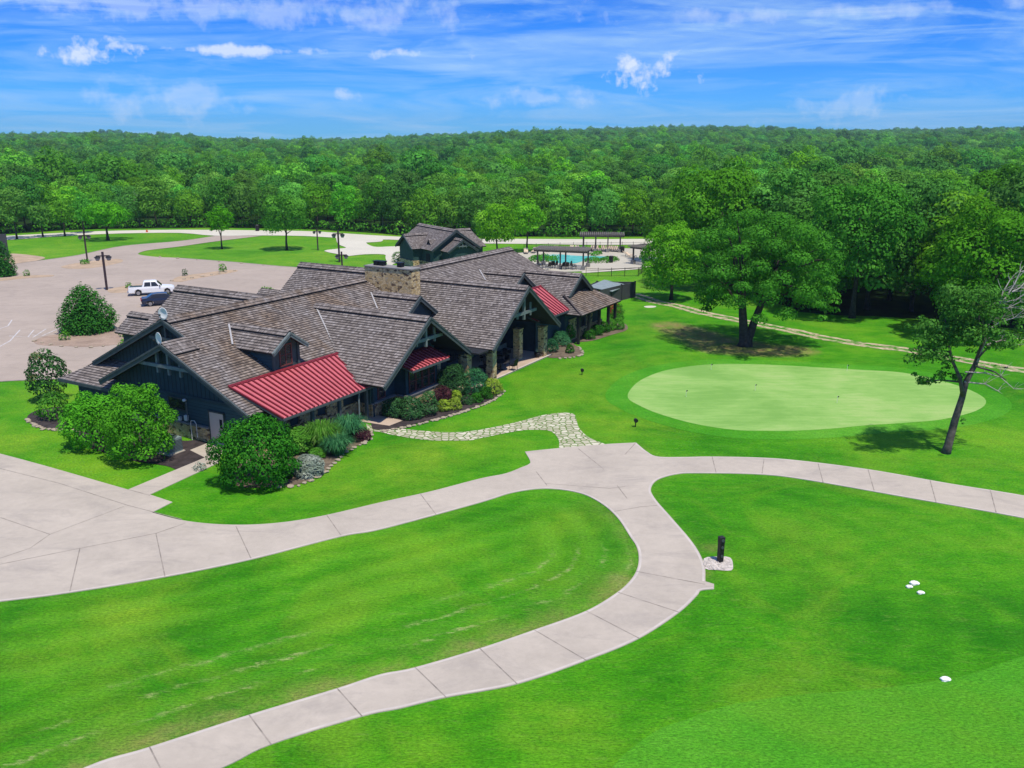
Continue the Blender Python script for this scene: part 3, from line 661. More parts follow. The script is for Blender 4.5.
rng = np.random.default_rng(11)
def leaves_mesh(name, lobes, leaf, dens, mat, seed=0, shell=.72, flat=.0, cull=.72, up=.15, lean=0, elong=1.25, minz=None):
    """lobes: (x,y,z,r[,rz]) clumps; scatters small bent leaf sprays through the outer shell of every clump"""
    rg = np.random.default_rng(seed); L = np.array([(l[0], l[1], l[2], l[3], l[4] if len(l) > 4 else l[3] * .85) for l in lobes]); Ps, Ns, Ts = [], [], []
    for i, (x, y, z, r, rz) in enumerate(L):
        n = max(6, int(dens * 4 * math.pi * r * r / (leaf * leaf)))
        d = rg.normal(size=(n, 3)); d /= np.linalg.norm(d, axis=1)[:, None]
        d = d[d[:, 2] > -.75 + rg.random(len(d)) * .5]
        rr = shell + (1.12 - shell) * rg.random(len(d)) ** .6
        p = d * rr[:, None] * np.array([r, r, rz]) + np.array([x, y, z])
        keep = np.ones(len(p), bool)
        for j, (x2, y2, z2, r2, rz2) in enumerate(L):
            if j != i and abs(x2 - x) < r + r2 and abs(y2 - y) < r + r2:
                keep &= (((p - (x2, y2, z2)) / (r2, r2, rz2)) ** 2).sum(1) > cull * cull
        if minz is not None: keep &= p[:, 2] > minz
        p = p[keep]; d = d[keep]
        nn = d + np.array([0, 0, up]) + rg.normal(size=d.shape) * .20; nn /= np.linalg.norm(nn, axis=1)[:, None]
        Ps.append(p); Ns.append(nn); Ts.append(np.clip(rg.normal(.48, .11, len(p)) + rg.normal(0, .17), 0, 1))
    P = np.concatenate(Ps); N = np.concatenate(Ns); T = np.concatenate(Ts); n = len(P)
    r = rg.normal(size=(n, 3)); A = np.cross(N, r); A /= np.linalg.norm(A, axis=1)[:, None] + 1e-9; B = np.cross(N, A)
    s = leaf * (.55 + .8 * rg.random(n))[:, None]; e = elong
    bend = N * s * .25
    q = np.stack([P + A * s * e * .5 - bend, P + B * s * .45 + A * s * .1, P - A * s * e * .5 - bend, P - B * s * .45 - A * s * .08], 1).reshape(-1, 3)
    me = bpy.data.meshes.new(name); me.vertices.add(4 * n); me.vertices.foreach_set('co', q.astype('f').ravel())
    me.loops.add(4 * n); me.loops.foreach_set('vertex_index', np.arange(4 * n, dtype='i')); me.polygons.add(n); me.polygons.foreach_set('loop_start', np.arange(n, dtype='i') * 4)
    me.update(); a = me.attributes.new('tint', 'FLOAT', 'FACE'); a.data.foreach_set('value', T.astype('f')); me.materials.append(mat)
    return me
def crown_lobes(h, w, base, n, seed, r0=.2, core=.27, top=1.0, squash=1.0):
    """clumps spread over an ellipsoid crown from z=base to z=h"""
    rd = random.Random(seed); out = []; cz = (h + base) / 2; rz = (h - base) / 2
    for k in range(n):
        u = (k + .5) / n; z = 1 - 1.75 * u; ph = k * 2.39996 + rd.uniform(-.5, .5); rr = math.sqrt(max(0, 1 - z * z)); q = rd.uniform(.62, .98)
        r = w * r0 * rd.uniform(.65, 1.25)
        out.append((math.cos(ph) * rr * (w / 2 - r * .6) * q * rd.uniform(.9, 1.12), math.sin(ph) * rr * (w / 2 - r * .6) * q, cz + z * (rz - r * .6) * (q + .08), r, r * rd.uniform(.65, .95)))
    out.append((0, 0, cz, w * core, rz * core * 2.2))
    return out
def trunk_mb(h, r, seed, limbs=(), n=8, lean=(0, 0)):
    rd = random.Random(seed); mb = MB(); pts = []; rad = []
    for i in range(6):
        t = i / 5; pts.append((lean[0] * t * h + rd.uniform(-.04, .04) * h * t, lean[1] * t * h + rd.uniform(-.04, .04) * h * t, h * t - (.1 if i == 0 else 0))); rad.append(r * (1.35 if i == 0 else 1 - .72 * t))
    mb.tube(pts, rad, n)
    return mb, pts
def make_tree(name, h, w, base, seed, leaf=.34, dens=.5, mat='leaf_forest', nl=26, tr=.16, loc=(0, 0, 0), bark='bark_dark', limbs=5, r0=.2, **kw):
    root = empty(name, loc); rd = random.Random(seed + 5)
    lobes = crown_lobes(h, w, base, nl, seed, r0)
    mb, pts = trunk_mb(h * .72, tr, seed)
    for k in range(limbs):
        l = lobes[rd.randrange(len(lobes) - 1)]; s = Vector(pts[2 + k % 3]); e = Vector(l[:3]); m = (s + e) / 2 + Vector((0, 0, -.1 * h * .3))
        mb.tube([s, m, e], [tr * .45, tr * .28, tr * .08], 5, False)
    mb.build('trunk', M[bark], root, True)
    link('crown', leaves_mesh('crown', lobes, leaf, dens, M[mat], seed, **kw), None, root)
    return root

# forest: individual trees
protos = []
spec = [(9.5, 8.2, .5), (10.5, 8.8, .4), (8.5, 7.8, .3), (11.2, 8.2, .6), (9.8, 9.4, .5), (8.0, 8.8, .3), (10.2, 7.4, .4), (9.0, 9.0, .5)]
for k, (h, ww, b) in enumerate(spec): protos.append((h, ww, b, 100 + k * 3))
def in_view(x, y, m=5):
    zc = y * c_ + CH * s_; px = 512 + F * x / zc; return -m * F / zc < px < 1024 + m * F / zc
FEa = np.array([(p.x, p.y) for p in fe])
def forest_in(x, y):
    # point behind the edge line
    return bool(inside(np.array([(x, y)]), forest_poly)[0]) or y > 325
cand = []; rd = random.Random(5); cell = {}
def try_add(x, y, dmin):
    cx, cy = int(x // 8), int(y // 8)
    for i in (-1, 0, 1):
        for j in (-1, 0, 1):
            for (a, b) in cell.get((cx + i, cy + j), ()):
                if (a - x) ** 2 + (b - y) ** 2 < dmin * dmin: return False
    cell.setdefault((cx, cy), []).append((x, y)); cand.append((x, y)); return True
# trees along the edge first, close together
edge_l = cr(fe, 4); acc = 0
for a, b in zip(edge_l[:-1], edge_l[1:]):
    seg = (b - a).length; k = 0
    n = max(1, int(seg / 4.4))
    for i in range(n):
        p = a.lerp(b, (i + rd.random() * .6) / n); t = (b - a).normalized(); nrm = Vector((-t.y, t.x, 0))
        q = p + nrm * rd.uniform(1.5, 4.5)
        if in_view(q.x, q.y): try_add(q.x, q.y, 4.0)
for _ in range(60000):
    y = rd.uniform(85, 430); x = rd.uniform(-.68, .68) * (y + 15)
    if not in_view(x, y): continue
    if (x - 182) ** 2 / 26 ** 2 + (y - 322) ** 2 / 40 ** 2 < 1: continue        # the clearing at far right
    if forest_in(x, y): try_add(x, y, 6.7 if y < 330 else 7.6)
cand.sort(key=lambda p: math.hypot(p[0], p[1]) - (18 if False else 0))
NEAR = cand[:286]; REST = cand[286:]
ED = lambda x, y: min((x - a) ** 2 + (y - b) ** 2 for a, b in FEa)
tree_proto = {}
labels = {
 'right': ('tall green tree in the dense wood behind and right of the big oak', 'tall trees of the wood behind the putting green'),
 'mid': ('rounded green tree in the belt of woodland behind the pool and clubhouse', 'woodland trees behind the pool'),
 'left': ('rounded green tree in the woodland beyond the car park lawns', 'woodland trees beyond the car park'),
}
nid = 0
for (x, y) in NEAR:
    zc = y * c_ + CH * s_; px = 512 + F * x / zc
    reg = 'right' if px > 690 else ('mid' if px > 400 else 'left')
    k = rd.randrange(len(protos)); h, ww, b, sd_ = protos[k]
    s = rd.uniform(.76, 1.16)
    if reg == 'right': s = rd.uniform(1.12, 1.5) if y < 150 else rd.uniform(1.0, 1.3)
    if reg == 'left': s = rd.uniform(.8, 1.08)
    name = 'woodland_tree'
    lab, grp = labels[reg]
    fine = y < 165
    key = (k, fine)
    sc = (s * rd.uniform(.92, 1.12), s * rd.uniform(.92, 1.12), s)
    if key not in tree_proto:
        t = make_tree(name, h, ww, b, sd_,   .25 if fine else .34, .95 if fine else .9, ('leaf_forest', 'leaf_forest', 'leaf_lime', 'leaf_deep', 'leaf_forest', 'leaf_deep', 'leaf_forest', 'leaf_lime')[k], 44 if fine else 32, .17, limbs=4, r0=.16 if fine else .18); tree_proto[key] = t
        t.location = (x, y, 0); t.rotation_euler.z = rd.uniform(0, 6.28); t.scale = sc; tag(t, lab, 'tree', grp)
    else:
        t = copy_tree(tree_proto[key], (x, y, 0), rd.uniform(0, 6.28), sc, lab, grp)
# forest: the mass beyond, one object with instanced crowns
hid = bpy.data.collections.new('far_crowns')
for k in range(5):
    h, ww, b, sd_ = protos[k]
    m_ = leaves_mesh('far_crown', crown_lobes(h, ww * 1.05, b, 24, 300 + k, .19), .44, .9, M[('leaf_forest', 'leaf_deep', 'leaf_forest', 'leaf_lime', 'leaf_deep')[k]], 400 + k)
    hid.objects.link(bpy.data.objects.new('far_crown_%d' % k, m_))
pts = [(x, y, terrain(x, y) - .3) for x, y in REST]
for _ in range(300000):
    if len(pts) > 25000: break
    d = 400 + 1950 * rd.random() ** .62
    a = rd.uniform(-.60, .60); x, y = d * math.sin(a), d * math.cos(a)
    if y < 425: continue
    dm = 7.4 if d < 800 else (9.0 if d < 1400 else 11)
    if try_add(x, y, min(dm, 8)): pts.append((x, y, terrain(x, y) - .5))
me = bpy.data.meshes.new('far_forest'); me.from_pydata(pts, [], [])
scl = np.array([rd.uniform(.8, 1.15) * (1.0 if math.hypot(p[0], p[1]) < 800 else 1.2) * (1.35 if rd.random() < .06 else 1) for p in pts], 'f')
if len(scl):
    a = me.attributes.new('sc', 'FLOAT', 'POINT'); a.data.foreach_set('value', scl)
ff = link('far_forest', me); tag(ff, 'dense green forest canopy rolling away to the horizon', 'forest', kind='stuff')
ng = bpy.data.node_groups.new('scatter_forest', 'GeometryNodeTree')
ng.interface.new_socket('Geometry', in_out='INPUT', socket_type='NodeSocketGeometry'); ng.interface.new_socket('Geometry', in_out='OUTPUT', socket_type='NodeSocketGeometry')
gi = ng.nodes.new('NodeGroupInput'); go = ng.nodes.new('NodeGroupOutput')
ci = ng.nodes.new('GeometryNodeCollectionInfo'); ci.inputs['Collection'].default_value = hid; ci.inputs['Separate Children'].default_value = True; ci.inputs['Reset Children'].default_value = True
ip = ng.nodes.new('GeometryNodeInstanceOnPoints'); ip.inputs['Pick Instance'].default_value = True
rv = ng.nodes.new('FunctionNodeRandomValue'); rv.data_type = 'FLOAT_VECTOR'; rv.inputs[0].default_value = (0, 0, 0); rv.inputs[1].default_value = (0, 0, 6.28)
na = ng.nodes.new('GeometryNodeInputNamedAttribute'); na.data_type = 'FLOAT'; na.inputs['Name'].default_value = 'sc'
ng.links.new(gi.outputs[0], ip.inputs['Points']); ng.links.new(ci.outputs[0], ip.inputs['Instance']); ng.links.new(rv.outputs[0], ip.inputs['Rotation']); ng.links.new(na.outputs[0], ip.inputs['Scale']); ng.links.new(ip.outputs[0], go.inputs[0])
md = ff.modifiers.new('scatter', 'NODES'); md.node_group = ng
# low undergrowth along the forest edge
lob = []
for a, b in zip(edge_l[:-1], edge_l[1:]):
    n = max(1, int((b - a).length / 1.6))
    for i in range(n):
        p = a.lerp(b, i / n); t = (b - a).normalized(); q = p + Vector((-t.y, t.x, 0)) * rd.uniform(0, 2.2)
        if in_view(q.x, q.y) and not (q.x > 25 and q.y < 125 and rd.random() < .7): r = rd.uniform(.7, 1.5); lob.append((q.x, q.y, r * .7, r * 1.1, r * rd.uniform(.9, 1.7)))
u = link('undergrowth', leaves_mesh('undergrowth', lob, .42, .7, M['leaf_forest'], 77)); tag(u, 'low leafy undergrowth along the foot of the woodland edge', 'undergrowth', kind='stuff')

# ---- single trees ----
for i, (px, py, hpx, lab) in enumerate(((383, 229, 30, 'bare grey dead tree in the woodland edge left of the small building'), (268, 226, 34, 'bare grey dead tree behind the round lawn tree'), (140, 226, 32, 'pale dead tree between the flat-crowned tree and the drive'), (60, 229, 24, 'pale leaning dead trunk behind the roadside trees'))):
    p = at(px, py); hh = hpx * (p.y * c_ + CH * s_) / F; dt = empty('dead_tree', p, label=lab, category='tree'); rr_ = random.Random(i); mb = MB(); mb.tube([(0, 0, -.1), (.1, 0, hh * .5), (.2, .1, hh)], [.16, .11, .03], 6)
    for k in range(16):
        z0 = hh * rr_.uniform(.35, .92); a_ = rr_.uniform(0, 6.28); l_ = rr_.uniform(.8, 2.0); mb.tube([(.1, 0, z0), (.1 + l_ * .6 * math.cos(a_), l_ * .6 * math.sin(a_), z0 + l_ * .5), (.1 + l_ * math.cos(a_), l_ * math.sin(a_), z0 + l_ * 1.1)], [.06, .04, .015], 4, False)
    mb.build('trunk', M['bark_pale'], dt, True)
# big oak by the green
ox = at(744, 346)
oak = empty('oak_tree', ox, label='large broad oak with forked trunk on bare dirt beside the putting green', category='tree')
rdo = random.Random(3); mb = MB(); olobes = []
# two main stems and spreading limbs
mb.tube([(0, 0, -.15), (0, 0, .4), (-.15, 0, 1.6), (-.35, .1, 3.4), (-.5, 0, 5.2), (-.3, 0, 7.6)], [.78, .50, .42, .36, .28, .14], 12)
mb.tube([(.25, 0, -.15), (.35, .05, .6), (.75, 0, 2.2), (1.35, .1, 4.0), (2.0, .2, 5.6), (2.6, .1, 7.6)], [.62, .42, .36, .30, .22, .12], 12)
tips = []
for k in range(58):
    ph = k * 2.39996; u_ = (k + .5) / 58; z = 1 - 1.62 * u_; rr = math.sqrt(max(0, 1 - z * z))
    q = rdo.uniform(.84, 1.05); x = 1.4 + math.cos(ph) * rr * 6.2 * q; y = math.sin(ph) * rr * 6.0 * q; zz_ = 7.2 + z * 5.2 * q
    if z < -.1: zz_ = max(zz_, 2.7 + rdo.uniform(0, 1.4))
    r = rdo.uniform(.85, 1.6); olobes.append((x, y, zz_, r, r * rdo.uniform(.5, .75))); tips.append((x, y, zz_))
for k in range(34):
    a_ = rdo.uniform(0, 6.28); rr = rdo.uniform(0, 4.6); olobes.append((1.4 + rr * math.cos(a_), rr * math.sin(a_), rdo.uniform(5.6, 9.8), rdo.uniform(.9, 1.5), rdo.uniform(.7, 1.1)))
for k in range(16):
    a_ = rdo.uniform(0, 6.28); rr = rdo.uniform(6.0, 7.0); r = rdo.uniform(.4, .8); olobes.append((1.4 + rr * math.cos(a_), rr * math.sin(a_) * .95, rdo.uniform(2.6, 7.5), r, r * .6))
for k, tp in enumerate(tips[::2]):
    s = Vector((-.4, 0, 3.6 + (k % 5) * .8)) if tp[0] < .7 else Vector((1.6, .1, 4.0 + (k % 5) * .7)); e = Vector(tp)
    m1 = s.lerp(e, .4) + Vector((rdo.uniform(-.3, .3), rdo.uniform(-.3, .3), rdo.uniform(.1, .7))); m2 = s.lerp(e, .75) + Vector((0, 0, rdo.uniform(0, .5)))
    mb.tube([s, m1, m2, e], [.17, .11, .07, .025], 6, False)
mb.build('trunk', M['bark_dark'], oak, True)
link('crown', leaves_mesh('crown', olobes, .17, .9, M['leaf_oak'], 31, shell=.55, cull=.6), None, oak)

# leaning tree right
lx = at(946, 453)
lt = empty('leaning_tree', lx, label='slender leaning oak with sparse leaves and dead grey limbs right of the putting green', category='tree')
def wp(px, py, dy=0.0):
    # a point of the leaning tree: in the plane of the tree, seen at px,py
    y = lx.y + dy; q = (py - 384) / F; t = y / (c_ - q * s_); return Vector(((px - 512) / F * t - lx.x, dy, CH - (s_ + q * c_) * t))
rdl = random.Random(9); mb = MB()
mb.tube([wp(945, 456), wp(948, 446), wp(955, 420, .1), wp(962, 398, .1), wp(966, 382, .1), wp(975, 365, .2), wp(984, 340, .2), wp(982, 318, .3), wp(976, 300, .3)], [.34, .25, .22, .19, .175, .15, .11, .08, .04], 10)
mb.tube([wp(963, 396), wp(960, 378, -.2), wp(952, 360, -.3), wp(948, 340, -.3), wp(945, 318, -.2)], [.14, .11, .09, .06, .03], 7)
for ps in ([(961, 382), (940, 380), (926, 382)], [(950, 352), (932, 350), (918, 347)], [(978, 358), (990, 345), (1008, 338), (1020, 335)], [(975, 366), (995, 372), (1006, 380)], [(948, 340), (935, 330), (925, 325)]):
    mb.tube([wp(x, y, rdl.uniform(-.6, .6) * i) for i, (x, y) in enumerate(ps)], [.07 - .02 * i for i in range(len(ps))] if len(ps) < 4 else [.07, .05, .035, .02], 5, False)
mb.build('trunk', M['bark'], lt, True)
mb = MB()
for ps in ([(977, 362), (986, 340), (990, 320), (1000, 303), (1012, 292)], [(988, 330), (1000, 322), (1014, 318), (1024, 310)], [(990, 320), (983, 308), (978, 300)], [(1000, 303), (1003, 292), (1010, 280)], [(1000, 303), (1016, 300), (1028, 292)], [(965, 372), (985, 373), (1000, 377), (1014, 389)], [(964, 382), (985, 384), (998, 391)],
           [(986, 345), (1002, 340), (1020, 345)], [(1004, 300), (1014, 285), (1020, 272)], [(1012, 292), (1020, 288), (1030, 276)], [(998, 308), (1008, 308), (1020, 302)]):
    n = len(ps); W3 = [wp(x, y, rdl.uniform(-.3, .5) * i * .6) for i, (x, y) in enumerate(ps)]; mb.tube(W3, [.045 * (1 - i / n) + .008 for i in range(n)], 5, False)
    for q in W3[1:]:
        for _ in range(5): e_ = Vector((rdl.uniform(-.2, .9), rdl.uniform(-.6, .6), rdl.uniform(-.1, .8))); mb.tube([q, q + e_ * .6, q + e_ * 1.1 + Vector((.1, 0, -.05))], [.016, .011, .005], 4, False)
mb.build('dead_limb', M['bark_pale'], lt, True)
ll = []
for (x0, y0, n, sx, sy, rr) in ((940, 345, 22, 22, 20, .55), (925, 330, 12, 14, 12, .5), (960, 320, 22, 26, 22, .62), (985, 308, 16, 22, 18, .6), (955, 300, 16, 22, 14, .62), (930, 380, 9, 16, 5, .32), (975, 335, 12, 14, 20, .5), (1005, 335, 9, 18, 14, .42), (925, 352, 9, 14, 8, .4), (960, 376, 5, 6, 8, .3), (1012, 318, 8, 14, 14, .42), (938, 365, 5, 12, 10, .3), (962, 420, 2, 3, 10, .16)):
    for _ in range(n):
        p = wp(x0 + rdl.gauss(0, sx * .55), y0 + rdl.gauss(0, sy * .55), rdl.uniform(-1.8, 1.8)); r = rr * rdl.uniform(.7, 1.4); ll.append((p.x, p.y, p.z, r, r * .7))
link('crown', leaves_mesh('crown', ll, .15, .55, M['leaf_lean'], 41, shell=.3, cull=.25), None, lt)

# isolated trees and bushes
def bush(name, px, py, wpx, hpx, label, mat, leaf=.16, dens=.95, cat='bush', group=None, seed=0, nl=22, base=0, z0=0.0, r0=.2, stem=True, **kw):
    p = at(px, py, z0); zc = p.y * c_ + (CH - z0) * s_; w_ = wpx * zc / F; h_ = hpx * zc / F / .97
    root = empty(name, p, label=label, category=cat, group=group)
    lobes = [(x, y, max(z, r * .35), r, rz) for (x, y, z, r, rz) in crown_lobes(h_, w_, base - h_ * .15, nl, seed, r0, .40)]
    if not base:
        rb = random.Random(seed + 4); nb_ = 12
        for k in range(nb_): a_ = 6.283 * k / nb_; q_ = w_ * rb.uniform(.24, .36); rr2 = w_ * r0 * rb.uniform(.75, 1.1); lobes.append((q_ * math.cos(a_), q_ * math.sin(a_), h_ * rb.uniform(.14, .34), rr2, rr2 * .9))
    if stem:
        mb = MB(); rd_ = random.Random(seed)
        for k in range(4):
            l = lobes[(k * 5) % len(lobes)]; mb.tube([(0, 0, -.05), (l[0] * .4, l[1] * .4, l[2] * .5), tuple(l[:3])], [.05 * min(1, h_ / 2), .035 * min(1, h_ / 2), .012], 5, False)
        mb.build('stem', M['bark_dark'], root, True)
    link('foliage', leaves_mesh('foliage', lobes, leaf, dens, M[mat], seed + 900, minz=.02, **kw), None, root)
    return root
def ctree(name, px, py, wpx, hpx, label, mat, basef=.25, leaf=.3, seed=0, tr=.16, nl=30, group=None, dens=.95, r0=.17, limbs=6):
    p = at(px, py); zc = p.y * c_ + CH * s_; w_ = wpx * zc / F; h_ = hpx * zc / F / .97
    t = make_tree(name, h_, w_, h_ * basef, seed, leaf, dens, mat, nl, tr, p, 'bark_dark', limbs, r0); return tag(t, label, 'tree', group)
ctree('lawn_tree', 108, 240, 48, 36, 'wide flat-crowned bright green tree on the far left lawn', 'leaf_bright', .30, .32, 501, .26, 34)
ctree('lawn_tree', 222, 249, 28, 41, 'small upright bright green tree beside the entry drive', 'leaf_bright', .3, .26, 502, .14, 26)
ctree('lawn_tree', 287, 250, 46, 54, 'round dark green tree on the lawn between drive and lamp posts', 'leaf_oak', .2, .26, 503, .2, 40)
for i, (px, py, w_, h_, lab) in enumerate(((17, 239, 34, 50, 'tall grey green tree at the left edge beside the far road'), (43, 237, 24, 34, 'second roadside tree from the left edge with narrow crown'), (65, 236, 26, 36, 'roadside tree between the narrow tree and the flat-crowned tree'), (84, 233, 24, 36, 'roadside tree half behind the flat-crowned tree'))):
    ctree('roadside_tree', px, py, w_, h_, lab, 'leaf_forest', .22, .32, 510 + i, .17, 24, 'trees along the far road')
ctree('yard_tree', 497, 256, 44, 50, 'bright green tree right of the small dark green building', 'leaf_willow', .12, .28, 520, .18, 36, 'bright trees beside the pool')
ctree('yard_tree', 527, 252, 38, 50, 'bright green tree nearest the pool with bare twin trunk', 'leaf_willow', .28, .28, 521, .18, 34, 'bright trees beside the pool')
ctree('willow_tree', 671, 300, 64, 76, 'bright yellow green willow left of the big oak', 'leaf_willow', .0, .22, 522, .2, 60, dens=1.0, r0=.15)
ctree('edge_tree', 662, 262, 46, 62, 'round bright tree behind the willow', 'leaf_lime', .1, .3, 523, .2, 34)
ctree('edge_tree', 715, 288, 112, 124, 'broad bright green tree towering behind the big oak', 'leaf_mid', .06, .32, 524, .3, 60, r0=.14)
ctree('edge_tree', 852, 318, 110, 134, 'tall full tree in the gap between the big oak and the leaning tree', 'leaf_oak', .22, .28, 525, .3, 64, r0=.13)
ctree('edge_tree', 975, 338, 122, 128, 'broad dense tree behind the leaning tree', 'leaf_mid', .12, .27, 526, .3, 66, r0=.13)
ctree('edge_tree', 1040, 335, 90, 155, 'tall tree cut by the right edge of the view', 'leaf_forest', .05, .3, 527, .3, 50, r0=.14)
# conical shrubs
def cone_bush(px, py, wpx, hpx, label, seed, group=None, leaf=.15):
    p = at(px, py); zc = p.y * c_ + CH * s_; w_ = wpx * zc / F; h_ = hpx * zc / F / .97; rd_ = random.Random(seed); root = empty('pine_bush', p, label=label, category='pine bush', group=group); lobes = []
    n = 120
    for k in range(n):
        u = (k + .5) / n; z = u ** 1.35; prof = (1 - z) ** .55 * (.90 if z > .14 else .72); ph = k * 2.39996; rr = w_ / 2 * prof * rd_.uniform(.82, 1.05); r = rd_.uniform(.24, .40) * w_ / 5
        lobes.append((rr * math.cos(ph), rr * math.sin(ph), z * h_ * .94 + .25, r, r * 1.5))
    for k in range(14): z = k / 14; lobes.append((0, 0, z * h_ * .85 + .3, w_ * .34 * (1 - z) + .15, h_ * .1))
    mb = MB(); mb.tube([(0, 0, -.1), (0, 0, h_ * .9)], [.16, .03], 8); mb.build('trunk', M['bark_dark'], root, True)
    link('foliage', leaves_mesh('foliage', lobes, leaf, .6, M['leaf_conifer'], seed, shell=.35, cull=.45, up=.9, elong=1.8), None, root); return root
cone_bush(88, 331, 66, 41, 'dense conical pine bush in the car park island near the clubhouse', 61)
cone_bush(3, 276, 32, 34, 'dark conical pine bush at the left edge of the car park', 62)

bush('ornamental_tree', 50, 401, 42, 54, 'small magnolia tree with rusty leaf tips beside the clubhouse corner', 'leaf_mag', .15, .95, 'tree', seed=71, nl=30, base=.1, r0=.17)
bush('shrub', 55, 418, 34, 26, 'low green shrub at the foot of the magnolia', 'leaf_oak', .17, .6, seed=72)
bush('shrub', 78, 424, 22, 24, 'low shrub between the magnolia and the bright green bushes', 'leaf_oak', .17, .6, seed=73)
bush('large_bush', 98, 446, 66, 54, 'left of the two bright green bushes against the dark gable wall', 'leaf_bright', .125, 1.0, seed=74, nl=40, r0=.15)
bush('large_bush', 143, 460, 74, 78, 'right and taller of the two bright green bushes against the dark gable wall', 'leaf_bright', .125, 1.0, seed=75, nl=48, r0=.14)
bush('large_bush', 258, 484, 84, 70, 'large dark green rounded bush in front of the red metal roof', 'leaf_dark', .115, 1.1, seed=76, nl=64, r0=.13)
bush('low_shrub', 200, 470, 14, 8, 'tiny pale plant in the mulch by the air conditioner', 'leaf_silver', .09, .4, seed=77, nl=8)
SH = [(298, 452, 32, 26, 'leaf_grass', 'light green leafy shrub right of the dark rounded bush'), (322, 449, 32, 30, 'leaf_grass', 'tall ornamental grass clump below the red roof'), (350, 439, 28, 26, 'leaf_bluegreen', 'blue green grass clump near the black planter'), (338, 455, 26, 22, 'leaf_bluegreen', 'arching grass clump in front of the planter'), (345, 432, 18, 16, 'leaf_grass', 'bright grass clump under the red roof right end'),
      (309, 474, 30, 20, 'leaf_silver', 'silvery grey shrub in front of the ornamental grasses'), (318, 457, 16, 10, 'leaf_grass', 'low light green mound beside the silvery shrub'), (361, 440, 20, 13, 'leaf_purple', 'dark purple low shrub at the end of the flagstone path'), (285, 478, 16, 10, 'leaf_dark', 'small dark shrub at the foot of the rounded bush'),
      (394, 416, 24, 20, 'leaf_rose', 'leftmost flowering shrub below the bay window'), (412, 418, 26, 22, 'leaf_rose', 'middle flowering shrub below the bay window'), (428, 415, 22, 24, 'leaf_rose', 'right flowering shrub below the bay window'), (443, 403, 19, 18, 'leaf_purple', 'purple leaved shrub right of the bay window'), (444, 411, 14, 12, 'leaf_yellow', 'lower left of the three yellow green mounds'), (455, 409, 14, 13, 'leaf_yellow', 'largest of the three yellow green mounds'), (456, 401, 12, 12, 'leaf_yellow', 'rear of the three yellow green mounds'),
      (467, 404, 13, 10, 'leaf_rose', 'small round green mound right of the yellow mounds'), (476, 402, 13, 10, 'leaf_dark', 'small dark green mound in the curved bed'), (453, 394, 34, 30, 'leaf_rose', 'large flowering shrub in front of the patio column'), (474, 394, 26, 28, 'leaf_bluegreen', 'blue green shrub between the patio columns'), (486, 398, 14, 12, 'leaf_dark', 'small shrub at the right end of the curved bed'), (493, 394, 20, 16, 'leaf_yellow', 'wispy yellow green plant at the corner of the patio'), (438, 392, 20, 20, 'leaf_rose', 'flowering shrub behind the purple shrub'),
      (560, 345, 20, 14, 'leaf_bluegreen', 'broad leaved plant beside the right patio column'), (552, 352, 14, 14, 'leaf_bluegreen', 'dark leafy plant at the foot of the right patio column'), (569, 341, 14, 18, 'leaf_oak', 'green shrub in the corner left of the covered porch'), (570, 353, 9, 9, 'leaf_dark', 'small round shrub in the sandy bed'), (556, 338, 16, 12, 'leaf_silver', 'pale spiky plant in the sandy bed'),
      (589, 339, 13, 11, 'leaf_dark', 'first clipped ball shrub of the row under the porch'), (597, 335, 13, 11, 'leaf_dark', 'second clipped ball shrub of the row under the porch'), (604, 332, 13, 11, 'leaf_dark', 'third clipped ball shrub of the row under the porch'), (611, 330, 12, 11, 'leaf_oak', 'fourth clipped shrub of the row under the porch'), (618, 329, 14, 12, 'leaf_oak', 'last shrub of the row, at the bed corner'), (617, 322, 14, 18, 'leaf_oak', 'taller green shrub behind the end of the row'), (615, 314, 13, 11, 'leaf_red', 'red blooming shrub at the corner of the far porch')]
def tuft(px, py, wpx, hpx, label, mat, seed):
    p = at(px, py); k_ = (p.y * c_ + CH * s_) / F; w_, h_ = wpx * k_, hpx * k_; o = empty('ornamental_grass', p, label=label, category='ornamental grass', group='shrubs in the beds round the clubhouse', kind='thing'); rg = random.Random(seed); vs_, fs_, tt = [], [], []
    for _ in range(900):
        a_ = rg.uniform(0, 6.283); r0_ = rg.uniform(0, .22) * w_; L_ = rg.uniform(.55, 1.0); out_ = rg.uniform(.12, .55) * w_; b = Vector((math.cos(a_), math.sin(a_), 0)); sd_ = Vector((-b.y, b.x, 0)) * rg.uniform(.010, .022); base_ = b * r0_; t_ = rg.random()
        ps_ = [base_, base_ + b * out_ * .35 + Vector((0, 0, h_ * .62 * L_)), base_ + b * out_ * .8 + Vector((0, 0, h_ * .92 * L_)), base_ + b * out_ * 1.25 + Vector((0, 0, h_ * .74 * L_))]; n_ = len(vs_)
        for j, q in enumerate(ps_): m_ = (1, 1, .8, .15)[j]; vs_ += [q - sd_ * m_, q + sd_ * m_]
        for j in range(3): fs_.append((n_ + 2 * j, n_ + 2 * j + 1, n_ + 2 * j + 3, n_ + 2 * j + 2)); tt.append(t_)
    me = bpy.data.meshes.new('blades'); me.from_pydata([tuple(v) for v in vs_], [], fs_); me.update(); a = me.attributes.new('tint', 'FLOAT', 'FACE'); a.data.foreach_set('value', tt); link('blades', me, M[mat], o)
for i, (px, py, w_, h_, m_, lab) in enumerate(SH):
    if 'grass clump' in lab: tuft(px, py, w_, h_, lab, m_, 60 + i); continue
    grassy = 'grass' in m_ or 'grass' in lab
    bush('garden_shrub', px, py, w_, h_, lab, m_, .085 if not grassy else .075, .95, 'shrub', 'shrubs in the beds round the clubhouse', 600 + i, 16, r0=.22, elong=3.2 if grassy else 1.3, up=1.2 if grassy else .35)
